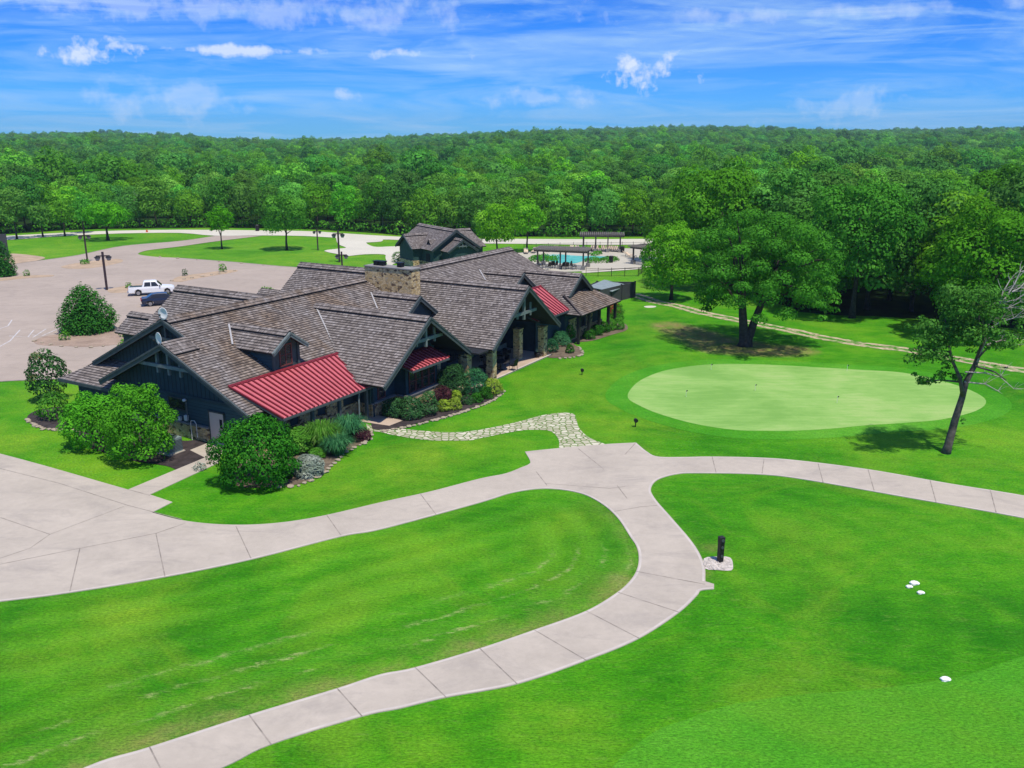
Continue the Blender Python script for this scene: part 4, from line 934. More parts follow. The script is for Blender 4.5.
# scrub in the car park islands and by the small building
for i, (px, py, w_, h_, lab) in enumerate(((65, 340, 12, 10, 'scrubby plant at the left tip of the pine bush island'), (85, 264, 10, 5, 'low plant at the foot of the farthest left lamp post'), (129, 288, 7, 6, 'small plant left of the white pickup'), (27, 276, 7, 7, 'small plant right of the left edge pine bush'), (185, 276, 6, 8, 'brown sapling in the long island'), (223, 272, 9, 9, 'green sapling at the end of the long island'), (123, 337, 8, 10, 'plant between the pine bush and the clubhouse roof'), (124, 352, 12, 14, 'pale plant behind the dark gable'), (266, 296, 17, 9, 'bush top showing behind the clubhouse wing roof'), (398, 262, 14, 11, 'yellow green bush left of the small dark green building'), (412, 264, 10, 8, 'pale low plant in front of the small dark green building'))):
    bush('scrub_plant', px, py, w_, h_, lab, 'leaf_grass' if i != 4 else 'leaf_mag', .14, .45, 'plant', 'scrub plants on the car park side', 700 + i, 10)

# ------------------------------------------------------------------ clubhouse  (local x = out to the green, y = along the ridge)
ORG = at(223, 445); ROT = R(-30)
CL = empty('clubhouse', ORG, ROT, label='long dark timber clubhouse with grey shake gable roofs, red metal sheds and stone chimney', category='building')
def W(x, y, z=0.0):
    c, s = math.cos(ROT), math.sin(ROT); return Vector((ORG.x + x * c - y * s, ORG.y + x * s + y * c, z))

def roof_section(name, planes, mat, parent, thick=.14, step=.24):
    """stepped shake courses on each plane; a plane is a convex polygon whose first two points are its lower edge"""
    mb = MB()
    for poly in planes:
        P = [Vector(p) for p in poly]; n = (P[1] - P[0]).cross(P[2] - P[1]).normalized()
        if n.z < 0: n = -n
        dn = Vector((0, 0, 1)) - n * n.z; dn.normalize(); up = dn; ho = n.cross(up).normalized()
        o = P[0]; q = [((p - o).dot(ho), (p - o).dot(up)) for p in P]; v0 = min(a[1] for a in q); v1 = max(a[1] for a in q)
        def clip(pl, lim, keep_gt):
            out = []
            for i in range(len(pl)):
                a, b = pl[i], pl[(i + 1) % len(pl)]; ia = (a[1] >= lim) == keep_gt or abs(a[1] - lim) < 1e-9; ib = (b[1] >= lim) == keep_gt or abs(b[1] - lim) < 1e-9
                if ia: out.append(a)
                if ia != ib:
                    t = (lim - a[1]) / (b[1] - a[1]); out.append((a[0] + t * (b[0] - a[0]), lim))
            return out
        k = math.floor(v0 / step)
        while k * step < v1 - 1e-4:
            lo, hi = max(k * step, v0), min((k + 1) * step, v1); c = clip(clip(q, lo, True), hi, False)
            if len(c) >= 3:
                lift = lambda v: .045 * (1 - (v - k * step) / step) + .004
                vs_ = [o + ho * a + up * b + n * lift(b) for a, b in c]; mb.add(vs_, [tuple(range(len(c)))], [[(a, b) for a, b in c]])
                e = [a for a in c if abs(a[1] - lo) < 1e-6]
                if len(e) >= 2:
                    a, b = min(e), max(e); mb.add([o + ho * a[0] + up * lo, o + ho * b[0] + up * lo, o + ho * b[0] + up * lo + n * lift(lo), o + ho * a[0] + up * lo + n * lift(lo)], [(0, 1, 2, 3)], [[(a[0], lo + .001), (b[0], lo + .001), (b[0], lo + .002), (a[0], lo + .002)]])
            k += 1
    me = bpy.data.meshes.new(name); me.from_pydata(mb.v, [], mb.f)
    l = me.uv_layers.new(name="UVMap")
    for i, p in enumerate(me.polygons):
        for kk, li in enumerate(p.loop_indices): l.data[li].uv = mb.uv[i][kk]
    me.update()
    for p in me.polygons:
        if p.normal.z < -.02: p.flip()
    o_ = link(name, me, mat, parent)
    sb = MB()
    for poly in planes:
        P = [Vector(p) for p in poly]; n = (P[1] - P[0]).cross(P[2] - P[1]).normalized()
        if n.z < 0: n = -n
        sb.prism([p - n * .002 for p in P], -n * thick)
    sb.build('soffit', M['under'], o_)
    return o_
def gable(name, axis, c, zr, half, ze, a0, a1, mat, parent, ext=None):
    """gable roof: axis 'x' ridge along x at y=c; half-width half; eave height ze"""
    pl = []
    for sg in (-1, 1):
        if axis == 'x': pts = [(a0, c + sg * half, ze), (a1, c + sg * half, ze), (a1, c, zr), (a0, c, zr)]
        else: pts = [(c + sg * half, a0, ze), (c + sg * half, a1, ze), (c, a1, zr), (c, a0, zr)]
        pl.append(pts)
    return roof_section(name, pl, mat, parent)
def ridge_cap(parent, p, q, slope, w=.62, up=.10, mat='shake'):
    """raised cap riding above a ridge from p to q"""
    p, q = Vector(p), Vector(q); d = (q - p).normalized(); r = d.cross(Vector((0, 0, 1))).normalized(); pl = []
    z = Vector((0, 0, up + .06))
    for sg in (-1, 1):
        o = r * sg * w + Vector((0, 0, -slope * w)); pl.append([p + z + o, q + z + o, q + z, p + z])
    return roof_section('ridge_cap', pl, M[mat], parent, .09, .31)
def rake(parent, pts, mat='trim', w=.09, h=.34, out=(0, 0, 0)):
    """barge boards along a gable edge"""
    mb = MB(); off = Vector(out)
    for a, b in zip(pts[:-1], pts[1:]):
        a, b = Vector(a) + off, Vector(b) + off; mb.beam(a - Vector((0, 0, h / 2 - .05)), b - Vector((0, 0, h / 2 - .05)), w, h)
        mb.beam(a + Vector((0, 0, .02)) + off * .3, b + Vector((0, 0, .02)) + off * .3, w * 1.6, .12)
    return mb.build('barge_board', M[mat], parent)

ms = .4875; RX, RZ = -5.8, 7.4
mz = lambda x: RZ - ms * abs(x - RX)
LX = RX - 9.5
# main roof, front part then rear part past the chimney
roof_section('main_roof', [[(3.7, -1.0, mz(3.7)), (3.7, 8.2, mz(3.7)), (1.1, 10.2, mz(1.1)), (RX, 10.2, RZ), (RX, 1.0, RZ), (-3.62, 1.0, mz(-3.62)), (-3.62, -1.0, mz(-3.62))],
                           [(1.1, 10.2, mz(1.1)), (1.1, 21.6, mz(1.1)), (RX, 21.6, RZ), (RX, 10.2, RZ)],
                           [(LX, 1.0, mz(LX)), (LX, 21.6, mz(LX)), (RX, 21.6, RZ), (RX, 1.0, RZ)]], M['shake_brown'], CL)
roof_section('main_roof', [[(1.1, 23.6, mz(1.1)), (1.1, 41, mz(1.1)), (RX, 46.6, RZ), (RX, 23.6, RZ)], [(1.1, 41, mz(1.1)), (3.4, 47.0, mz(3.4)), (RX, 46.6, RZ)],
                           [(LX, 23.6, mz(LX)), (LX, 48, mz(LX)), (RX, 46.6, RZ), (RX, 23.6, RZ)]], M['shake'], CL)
roof_section('main_roof', [[(1.1, 21.5, mz(1.1) - .12), (1.1, 23.7, mz(1.1) - .12), (RX, 23.7, RZ - .12), (RX, 21.5, RZ - .12)]], M['shake'], CL)
ridge_cap(CL, (RX, 1.0, RZ), (RX, 21.5, RZ), ms, mat='shake_brown'); ridge_cap(CL, (RX, 23.7, RZ), (RX, 46.6, RZ), ms)
# lower front gable
roof_section('front_gable_roof', [[(-10.3, -1.0, 6.37 - ms * 6.68), (-10.3, 1.9, 6.37 - ms * 6.68), (-3.62, 1.9, 6.37), (-3.62, -1.0, 6.37)]], M['shake'], CL)
roof_section('pent_roof', [[(-15.4, -.75, 2.5), (-9.7, -.75, 2.5), (-9.7, 1.85, 3.75), (-13.2, 1.85, 3.75)]], M['shake'], CL)
roof_section('pent_roof', [[(-15.4, -.75, 2.5), (-15.4, 2.2, 2.75), (-13.2, 1.9, 3.75)]], M['shake'], CL)
roof_section('ridge_cap', [[(-2.4, -1.05, mz(-2.4) + .14), (-2.4, .95, mz(-2.4) + .14), (-3.7, .95, mz(-3.7) + .14), (-3.7, -1.05, mz(-3.7) + .14)]], M['shake'], CL, .1, .31)
rake(CL, [(3.7, -1.0, mz(3.7)), (-3.62, -1.0, 6.37), (-10.3, -1.0, 6.37 - ms * 6.68)], out=(0, -.06, 0))
rake(CL, [(-3.2, 1.0, mz(-3.2)), (RX, 1.0, RZ), (LX + 1.6, 1.0, mz(LX + 1.6))], out=(0, -.06, 0))
MB().beam((-15.4, -.8, 2.44), (-9.7, -.8, 2.44), .08, .22).build('fascia', M['trim'], CL)
# cross gables over the green side
G = {'g1': (13.7, 6.6, 5.6, 2.8, 6.75), 'g2': (26.1, 7.15, 5.77, 3.0, 7.95)}
for k, (yc, zr, hw, ze, xf) in G.items():
    xb = RX + (RZ - zr) / ms if k == 'g1' else RX + .6
    sl = (zr - ze) / hw
    vx = RX + (RZ - ze) / ms      # valley foot
    roof_section('cross_gable_roof', [[(1.0 if k == 'g1' else -.5, yc - hw, ze), (xf, yc - hw, ze), (xf, yc, zr), (xb, yc, zr)], [(1.0, yc + hw, ze), (xf, yc + hw, ze), (xf, yc, zr), (xb, yc, zr)]], M['shake'], CL)
    ridge_cap(CL, (xb + .2, yc, zr), (xf + .02, yc, zr), sl, .5, .09)
    rake(CL, [(xf, yc - hw, ze), (xf, yc, zr), (xf, yc + hw, ze)], out=(.06, 0, 0))
# small upper gables behind each cross gable
for (yc, zr, xf, hw) in ((20.6, 6.55, .9, 3.6), (37.3, 6.3, 1.2, 3.6)):
    xb = RX + (RZ - zr) / ms; ze = zr - .69 * hw
    roof_section('upper_gable_roof', [[(xf - .2, yc - hw, ze), (xf, yc - hw, ze), (xf, yc, zr), (xb, yc, zr)], [(xf - .2, yc + hw, ze), (xf, yc + hw, ze), (xf, yc, zr), (xb, yc, zr)]], M['shake'], CL)
    ridge_cap(CL, (xb + .3, yc, zr), (xf + .02, yc, zr), .69, .5, .09)
    rake(CL, [(xf, yc - hw, ze), (xf, yc, zr), (xf, yc + hw, ze)], out=(.06, 0, 0))
    MB().prism([(xf - .35, yc - hw * .9, ze + .1), (xf - .35, yc + hw * .9, ze + .1), (xf - .35, yc, zr - .18)], (-.1, 0, 0)).build('gable_wall', M['wall'], CL)
# far hip with a small gable (over the far porch)
y3, z3 = 41.5, 6.0; h3 = 4.65; e3 = 2.87; s3 = (z3 - e3) / h3; xg = 5.4; xh = 7.75; gz = 4.2; gy = (z3 - gz) / s3
roof_section('far_hip_roof', [[(1.0, y3 - h3, e3), (xh, y3 - h3, e3), (xg - .5, y3 - gy, gz), (xg, y3 - gy, gz), (xg, y3, z3), (RX + 2.9, y3, z3)],
                              [(1.0, y3 + h3, e3), (xh, y3 + h3, e3), (xg - .5, y3 + gy, gz), (xg, y3 + gy, gz), (xg, y3, z3), (RX + 2.9, y3, z3)]], M['shake'], CL)
roof_section('far_hip_roof', [[(xh, y3 - h3, e3), (xh, y3 + h3, e3), (xg - .6, y3 + gy + .15, gz + .12), (xg - .6, y3 - gy - .15, gz + .12)]], M['shake_brown'], CL)
ridge_cap(CL, (RX + 3.3, y3, z3), (xg + .02, y3, z3), s3, .5, .09)
rake(CL, [(xg, y3 - gy, gz), (xg, y3, z3), (xg, y3 + gy, gz)], out=(.06, 0, 0))
MB().prism([(xg - .45, y3 - gy, gz), (xg - .45, y3 + gy, gz), (xg - .45, y3, z3 - .15)], (-.1, 0, 0)).build('gable_wall', M['under'], CL)
MB().beam((xh - .05, y3 - h3 + .02, e3 + .07), (xg - .45, y3 - gy - .1, gz + .16), .16, .1).build('hip_trim', M['shake_dark'], CL)
# wings on the car park side
for (yc, zr, hw, ze, x0) in ((12.4, 7.0, 5.4, 3.2, -18.0), (27.3, 7.15, 5.2, 3.3, -18.2)):
    roof_section('wing_roof', [[(x0, yc - hw, ze), (RX - 4, yc - hw, ze), (RX, yc, zr), (x0, yc, zr)], [(x0, yc + hw, ze), (RX - 4, yc + hw, ze), (RX, yc, zr), (x0, yc, zr)]], M['shake'], CL)
    ridge_cap(CL, (x0 - .02, yc, zr), (RX - .7, yc, zr), .7, .55, .10)
    MB().prism([(x0 + .6, yc - hw + .7, 0), (x0 + .6, yc + hw - .7, 0), (x0 + .6, yc + hw - .7, ze + .2), (x0 + .6, yc, zr - .3), (x0 + .6, yc - hw + .7, ze + .2)], (.15, 0, 0)).build('wing_wall', M['wall'], CL)
    MB().box(x0 + .75, RX - 8, yc - hw + .8, yc - hw + .95, 0, ze + .05).build('wing_wall', M['wall'], CL)
roof_section('wing_roof', [[(-21.2, 8.2, 3.55), (-17.9, 8.2, 3.55), (-17.9, 10.0, 4.9), (-21.2, 10.0, 4.9)], [(-21.2, 11.8, 3.55), (-17.9, 11.8, 3.55), (-17.9, 10.0, 4.9), (-21.2, 10.0, 4.9)]], M['shake'], CL)
ridge_cap(CL, (-21.2, 10.0, 4.9), (-17.9, 10.0, 4.9), .7, .5, .09)
MB().box(-20.8, -18, 8.7, 11.2, 0, 3.7).build('wing_wall', M['wall'], CL)
roof_section('wing_roof', [[(-21.0, 22.8, 3.6), (-17.9, 22.8, 3.6), (-17.9, 24.6, 4.9), (-21.0, 24.6, 4.9)]], M['shake'], CL)

# red metal roofs with standing seams
def red_roof(planes_pts, seams, parent, name='red_metal_roof'):
    P = [Vector(p) for p in planes_pts]; n = (P[1] - P[0]).cross(P[2] - P[1]).normalized()
    if n.z < 0: n = -n
    mb = MB(); mb.prism([p + n * .05 for p in P], -n * .10)
    o = mb.build(name, M['red'], parent)
    mb = MB()
    for k in range(seams + 1):
        t = k / seams; a = P[0].lerp(P[1], t); b = P[3].lerp(P[2], t); mb.beam(a + n * .085, b + n * .085, .10, .10, n)
    mb.beam(P[3] + n * .09, P[2] + n * .09, .22, .06, n)
    mb.build('standing_seam', M['red_shade'], o)
    e = MB(); e.beam(P[0] - Vector((0, 0, .07)), P[1] - Vector((0, 0, .07)), .12, .13); e.beam(P[0] - Vector((0, 0, .06)) , P[3] - Vector((0, 0, .06)), .08, .12); e.build('gutter', M['trim'], o)
    return o
red_roof([(5.15, .3, 2.48), (5.15, 9.0, 2.48), (1.16, 10.05, 4.03), (1.16, -.15, 4.03)], 22, CL)
red_roof([(6.4, 11.9, 3.0), (6.4, 16.55, 3.0), (4.75, 16.3, 3.68), (4.75, 11.4, 3.68)], 11, CL)
red_roof([(6.2, 31.0, 3.2), (6.2, 37.7, 3.2), (1.8, 40.3, 4.75), (1.8, 31.0, 4.75)], 14, CL)
MB().box(.9, 4.8, 9.4, 9.5, 0, 3.2).build('side_wall', M['wall'], CL)
# valley flashings
fl_ = MB(); n0 = .10
for a, b in (((-3.8, 13.45), (1.15, 10.1)), ((-3.9, 20.3), (-2.0, 18.7)), ((-3.6, 36.9), (-2.1, 35.6)), ):
    fl_.beam((a[0], a[1], mz(a[0]) + n0), (b[0], b[1], mz(b[0]) + n0), .11, .04)
fl_.build('valley_flashing', M['flash'], CL)
fl_ = MB(); fl_.beam((1.3, 37.4, 6.22), (1.3, 40.6, 4.25), .14, .05); fl_.beam((1.0, 20.8, 6.45), (1.0, 23.6, 4.6), .12, .05); fl_.build('rake_flashing', M['flash'], CL)

# dormer
dz, dyc, dhw = 6.55, 5.1, 1.65
dxf = 1.45
D = empty('dormer', (0, 0, 0)); D.parent = CL
xb = RX + (RZ - dz) / ms; dze = dz - .66 * dhw; xbe = RX + (RZ - dze) / ms
roof_section('dormer_roof', [[(xbe - .3, dyc - dhw, dze), (dxf, dyc - dhw, dze), (dxf, dyc, dz), (xb, dyc, dz)], [(xbe - .3, dyc + dhw, dze), (dxf, dyc + dhw, dze), (dxf, dyc, dz), (xb, dyc, dz)]], M['shake'], D)
ridge_cap(D, (xb - .1, dyc, dz), (dxf + .02, dyc, dz), .66, .42, .08)
rake(D, [(dxf, dyc - dhw, dze), (dxf, dyc, dz), (dxf, dyc + dhw, dze)], mat='trim_light', h=.26, out=(.05, 0, 0))
x1 = dxf - .5; zb = mz(x1) - .1; dw = dhw - .45
MB().prism([(x1, dyc - dw, zb), (x1, dyc + dw, zb), (x1, dyc + dw, dze + .25), (x1, dyc, dz - .2), (x1, dyc - dw, dze + .25)], (-.1, 0, 0)).build('dormer_wall', M['trim'], D)
for sg in (-1, 1): MB().prism([(x1, dyc + sg * dw, zb), (x1, dyc + sg * dw, dze + .2), (xbe - .4, dyc + sg * dw, dze + .2)], (0, -.08 * sg, 0)).build('dormer_wall', M['lap'], D)
MB().box(x1, x1 + .12, dyc - dw - .06, dyc - dw + .14, zb, dze + .3).box(x1, x1 + .12, dyc + dw - .14, dyc + dw + .06, zb, dze + .3).build('corner_board', M['trim'], D)
MB().beam((-3.95, 4.9, mz(-3.95) + .12), (-2.1, 3.4, mz(-2.1) + .12), .12, .05).build('valley_flashing', M['flash'], D)
# (window of the dormer)
def window(parent, face, a0, a1, z0, z1, pos, nx=2, nz=2, mat='window_frame', out=.06, fw=.09):
    """face 'x': pane in plane x=pos, facing +x; face 'y': plane y=pos, facing -y"""
    fr = MB(); gl = MB(); d = out
    def bx(m, u0, u1, v0, v1, p0, p1):
        if face == 'x': m.box(pos + p0, pos + p1, u0, u1, v0, v1)
        else: m.box(u0, u1, pos - p1, pos - p0, v0, v1)
    bx(fr, a0 - fw, a1 + fw, z1, z1 + fw, .0, d); bx(fr, a0 - fw, a1 + fw, z0 - fw, z0, .0, d)
    bx(fr, a0 - fw, a0, z0, z1, .0, d); bx(fr, a1, a1 + fw, z0, z1, .0, d)
    for i in range(1, nx): u = a0 + (a1 - a0) * i / nx; bx(fr, u - .03, u + .03, z0, z1, .0, d * .8)
    for i in range(1, nz): v = z0 + (z1 - z0) * i / nz; bx(fr, a0, a1, v - .025, v + .025, .0, d * .7)
    bx(gl, a0, a1, z0, z1, .004, .02)
    wn_ = fr.build('window', M[mat], parent); gl.build('pane', M['glass'], wn_); return wn_
window(D, 'x', dyc - .5, dyc + .5, zb + .35, dze + .2, x1, 2, 2)

# walls: front gable end
fw = MB(); fw.prism([(-9.8, 0, 0), (-.98, 0, 0), (-.98, 0, 2.15), (.40, 0, 2.15), (.40, 0, 0), (3.1, 0, 0), (3.1, 0, 3.02), (.2, 0, 4.35), (-9.8, 0, 3.1)][:0] or [(-9.8, 0, 0), (3.1, 0, 0), (3.1, 0, 3.0), (-9.8, 0, 3.0)], (0, .2, 0)); fw.build('front_wall', M['lap'], CL)
MB().prism([(-9.9, -.05, 2.9), (3.3, -.05, 2.9), (3.3, -.05, mz(3.3) + .0), (-3.62, -.05, 6.2), (-9.9, -.05, 3.15)], (0, .2, 0)).build('gable_wall', M['batten'], CL)
MB().box(-9.9, 3.2, -.12, 0.0, 2.78, 2.95).build('band_board', M['wall'], CL)
MB().prism([(-14.6, 1.75, 0), (-3.0, 1.75, 0), (-3.0, 1.75, mz(-3.0) - .15), (RX, 1.75, RZ - .2), (-14.6, 1.75, mz(-14.6) - .15)], (0, .15, 0)).build('gable_wall', M['batten'], CL)
MB().box(-14.7, -9.7, .2, .35, 0, 2.9).box(-14.7, -14.55, .35, 22, 0, 3.0).build('side_wall', M['wall'], CL)
MB().box(-9.7, -1.0, -.16, -.003, 0, .95).box(.45, 3.15, -.16, -.003, 0, .95).build('stone_base', M['stone'], CL)
MB().box(-9.8, -1.0, -.22, -.003, .95, 1.05).box(.45, 3.2, -.22, -.003, .95, 1.05).build('stone_sill', M['cap'], CL)
d_ = MB().box(-.92, .35, -.09, -.004, .02, 2.12).build('door', M['door'], CL); MB().box(.0, .22, -.115, -.093, 1.15, 1.75).build('vision_panel', M['glass'], d_); MB().box(.16, .26, -.15, -.093, .95, 1.07).build('handle', M['iron'], d_)
MB().box(-1.0, -.93, -.12, 0, 0, 2.2).box(.36, .43, -.12, 0, 0, 2.2).box(-1.0, .43, -.12, 0, 2.13, 2.22).build('frame', M['trim'], d_)
window(CL, 'y', -4.7, -3.15, 1.85, 2.55, -.02, 1, 1, 'frame_dark')
window(CL, 'y', -8.2, -6.6, 1.6, 2.5, -.02, 2, 1, 'frame_dark')
# gable bracket
tb = MB(); tb.beam((-6.3, -.85, 4.92), (-.9, -.85, 4.92), .16, .22)
for x, zt, zb_ in ((-4.55, 5.75, 4.4), (-3.5, 6.1, 4.35), (-2.4, 5.6, 4.35)): tb.beam((x, -.72, zb_), (x, -.72, zt), .17, .17, (0, 1, 0))
tb.build('gable_truss', M['trim_light'], CL)
MB().beam((RX - 1.6, 1.1, 6.1), (RX + 1.6, 1.1, 6.1), .14, .2).beam((RX, 1.13, 5.6), (RX, 1.13, 7.1), .16, .16, (0, 1, 0)).build('gable_truss', M['trim'], CL)
# long side wall under the red roof
MB().box(2.95, 3.1, .2, 9.4, .9, 3.0).build('side_wall', M['wall'], CL)
MB().box(2.95, 3.28, .2, 9.5, 0, .92).build('stone_base', M['stone'], CL)
sb = MB(); 
for y in (1.1, 3.7, 6.3): sb.box(3.0, 3.24, y, y + 1.7, .9, 1.75)
sb.build('stone_base', M['stone'], CL)
for y in (.6, 3.2, 5.8, 8.6): MB().box(4.72, 4.92, y - .1, y + .1, 0, 2.36).build('porch_post', M['trim'], CL)
MB().tube([(5.05, 7.6, 2.3), (5.0, 7.6, 1.9), (4.98, 7.6, .1)], .06, 6).build('downspout', M['trim_light'], CL)
# cross gable one: enclosed room with the bay
MB().box(1.0, 4.5, 9.5, 9.62, 0, 3.6).prism([(4.5, 9.5, .9), (4.5, 17.2, .9), (4.5, 17.2, 3.6), (4.5, 13.7, 6.2), (4.5, 9.5, 3.5)], (-.12, 0, 0)).build('side_wall', M['wall'], CL)
MB().box(1.0, 4.62, 9.36, 9.5, 0, .95).box(4.5, 4.72, 9.36, 12.1, 0, .95).box(4.72, 5.72, 12.05, 12.2, 0, .95).box(5.5, 5.72, 12.2, 16.4, 0, .95).box(4.5, 5.5, 16.25, 16.4, 0, .95).build('stone_base', M['stone'], CL)
MB().box(4.4, 4.8, 9.3, 12.1, .95, 1.03).box(4.8, 5.8, 12.0, 12.25, .95, 1.03).box(5.45, 5.8, 12.25, 16.45, .95, 1.03).build('stone_sill', M['cap'], CL)
MB().box(4.5, 5.5, 12.2, 12.3, 1.03, 3.1).box(4.5, 5.5, 16.15, 16.25, 1.03, 3.1).box(5.35, 5.5, 12.2, 12.55, 1.03, 3.05).box(5.35, 5.5, 15.9, 16.25, 1.03, 3.05).box(5.35, 5.5, 12.2, 16.25, 2.75, 3.05).box(5.3, 5.42, 12.5, 16, 1.03, 2.75).build('bay_wall', M['wall'], CL)
for k in range(4): y = 12.62 + k * .83; window(CL, 'x', y + .06, y + .70, 1.15, 2.65, 5.5, 1, 2, 'window_frame', fw=.05)
MB().box(4.46, 4.62, 9.25, 9.75, .95, 3.3).build('corner_board', M['greenwall'], CL)
window(CL, 'x', 10.3, 11.0, 1.15, 2.6, 4.5, 1, 2, 'window_frame')
for yc, x, zt in ((13.7, 6.3, 5.0), (26.1, 7.5, 4.95)):
    tb = MB(); tb.beam((x, yc - 2.1, zt), (x, yc + 2.1, zt), .2, .24); tb.beam((x + .02, yc, zt - .55), (x + .02, yc, 6.5), .2, .2, (1, 0, 0))
    for dy in (-1.1, 1.1): tb.beam((x + .02, yc + dy, zt - .35), (x + .02, yc + dy, zt + .75), .14, .14, (1, 0, 0))
    tb.build('gable_truss', M['trim_light'], CL)
# porch: back walls, floor, columns
MB().prism([(1.6, 17.4, 0), (1.6, 37, 0), (1.6, 37, 3.4), (1.6, 31.4, 3.4), (1.6, 26.1, 6.7), (1.6, 20.6, 3.4), (1.6, 17.4, 3.4)], (-.12, 0, 0)).build('porch_back_wall', M['wall'], CL)
MB().box(1.7, 4.5, 17.2, 17.32, 0, 3.6).build('side_wall', M['wall'], CL)
for y in (19.2, 23.4, 26.0, 28.8): window(CL, 'x', y, y + 1.8, .5, 2.4, 1.62, 2, 1, 'frame_dark')
MB().box(1.7, 7.6, 18.9, 20.4, 2.85, 2.98).build('porch_ceiling', M['under'], CL)
for x, y in ((6.2, 19.2), (7.0, 21.7), (6.6, 31.2), (5.2, 29.2), (4.2, 21.9), (4.85, 16.9)):
    MB().box(x - .31, x + .31, y - .31, y + .31, 0, 2.75).box(x - .36, x + .36, y - .36, y + .36, 2.75, 2.84).build('stone_column', M['stone'], CL)
mb = MB(); mb.beam((6.3, 18.7, 2.9), (1.7, 18.7, 2.9), .22, .24); mb.beam((7.0, 20.6, 2.92), (7.0, 21.9, 2.92), .3, .2); mb.build('porch_beam', M['under'], CL)
# far porch
MB().box(1.7, 5.2, 32.4, 32.55, 0, 3.4).box(5.1, 5.25, 32.4, 37.4, 0, 3.3).box(5.6, 5.75, 37.4, 45.6, 0, 2.95).box(5.1, 5.7, 37.35, 37.5, 0, 3.1).build('side_wall', M['wall'], CL)
MB().box(5.76, 5.95, 38.0, 45.6, 0, .9).box(5.76, 5.92, 38.1, 39.5, .9, 2.1).box(5.76, 5.92, 42.0, 43.2, .9, 2.1).build('stone_base', M['stone'], CL)
for y in (39.9, 40.9): window(CL, 'x', y, y + .7, .8, 2.2, 5.76, 1, 1, 'frame_dark')
for y in (37.3, 39.6, 42.0, 44.2, 45.9): MB().box(7.1, 7.35, y - .12, y + .12, 0, 2.75).build('porch_post', M['iron'], CL)
MB().beam((7.25, 37, 2.78), (7.25, 46, 2.78), .2, .2).build('porch_beam', M['under'], CL)
MB().box(LX + .6, 5.6, 45.6, 45.75, 0, 3.0).build('side_wall', M['wall'], CL)
# chimney
ch = MB().box(-5.75, -.85, 21.9, 23.1, 2.0, 8.42).build('chimney', M['stone'], CL); MB().box(-5.82, -.78, 21.83, 23.17, 8.42, 8.52).build('chimney_cap', M['cap'], ch)
for x in (-4.9, -4.3, -2.4): MB().box(x - .22, x + .22, 22.3, 22.75, 8.54, 8.84).box(x - .28, x + .28, 22.24, 22.81, 8.84, 8.91).build('flue', M['black'], ch)
# wall mounted bits at the front
tub = MB().tube([(-2.5, -.3, 0), (-2.5, -.3, 1.15), (-2.4, -.32, 1.35), (-2.1, -.32, 1.38), (-1.95, -.32, 1.2), (-1.95, -.32, .3)], .028, 8).build('vent_pipe', M['white_metal'], CL)
MB().box(-3.2, -2.95, -.22, -.05, 1.2, 1.55).box(-3.85, -3.6, -.2, -.05, 1.1, 1.35).build('utility_meter', M['white_metal'], CL)
MB().lathe((-2.95, -.25, 2.55), [(.04, .0), (.13, .03), (.13, .12), (.05, .17)], 10).build('wall_light', M['white_metal'], CL)
MB().tube([(-2.95, -.12, .95), (-2.95, -.12, 2.5)], .03, 6).tube([(-3.1, -.14, 1.0), (-3.1, -.14, 1.3)], .03, 6).build('conduit', M['trim_light'], CL)

# patio slab, beds
def loc_poly(pts): return [W(*p) for p in pts]
sheet('patio', loc_poly([(1.6, 17.4), (5.0, 17.4), (6.6, 18.2), (7.07, 20.5), (7.07, 32.0), (1.6, 32.4)]), .10, M['patio'], thick=.12)
ribbon('patio_edge', [[W(7.0, 20.5), W(7.0, 32.0)]], .105, M['joint_light'], .2)
sheet('planting_bed', closed([(372, 428), (384, 430), (405, 426.5), (432, 420), (458, 412.5), (480, 405), (496, 397.5), (503, 391), (500, 385), (492, 380), (470, 376), (440, 386), (405, 402), (376, 415)]), .03, M['mulch'])
sheet('planting_bed', closed([(360, 428), (371, 432), (366, 441), (345, 452), (334, 462), (322, 474), (300, 484), (275, 487), (240, 487), (228, 474), (250, 455), (280, 440), (320, 425), (345, 416)]), .03, M['bed_soil'])
sheet('planting_bed', closed([(183, 441), (200, 440), (214, 447), (216, 458), (206, 464), (180, 470), (165, 466), (120, 458), (75, 440), (90, 425), (150, 435)]), .03, M['mulch'])
sheet('planting_bed', closed([(27, 418), (40, 427), (60, 429), (80, 430), (92, 424), (70, 408), (40, 410)]), .03, M['mulch'])
sheet('planting_bed', closed([(547, 357), (560, 358), (572, 357), (582, 354), (579, 348), (574, 343), (592, 341), (612, 335), (627, 330), (625, 324), (612, 322), (585, 330), (560, 336), (546, 346)]), .03, M['bed_soil'])
sheet('porch_step', loc_poly([(3.3, 8.0), (6.9, 8.4), (7.0, 9.8), (4.7, 9.9), (3.3, 9.3)]), .04, M['patio'])
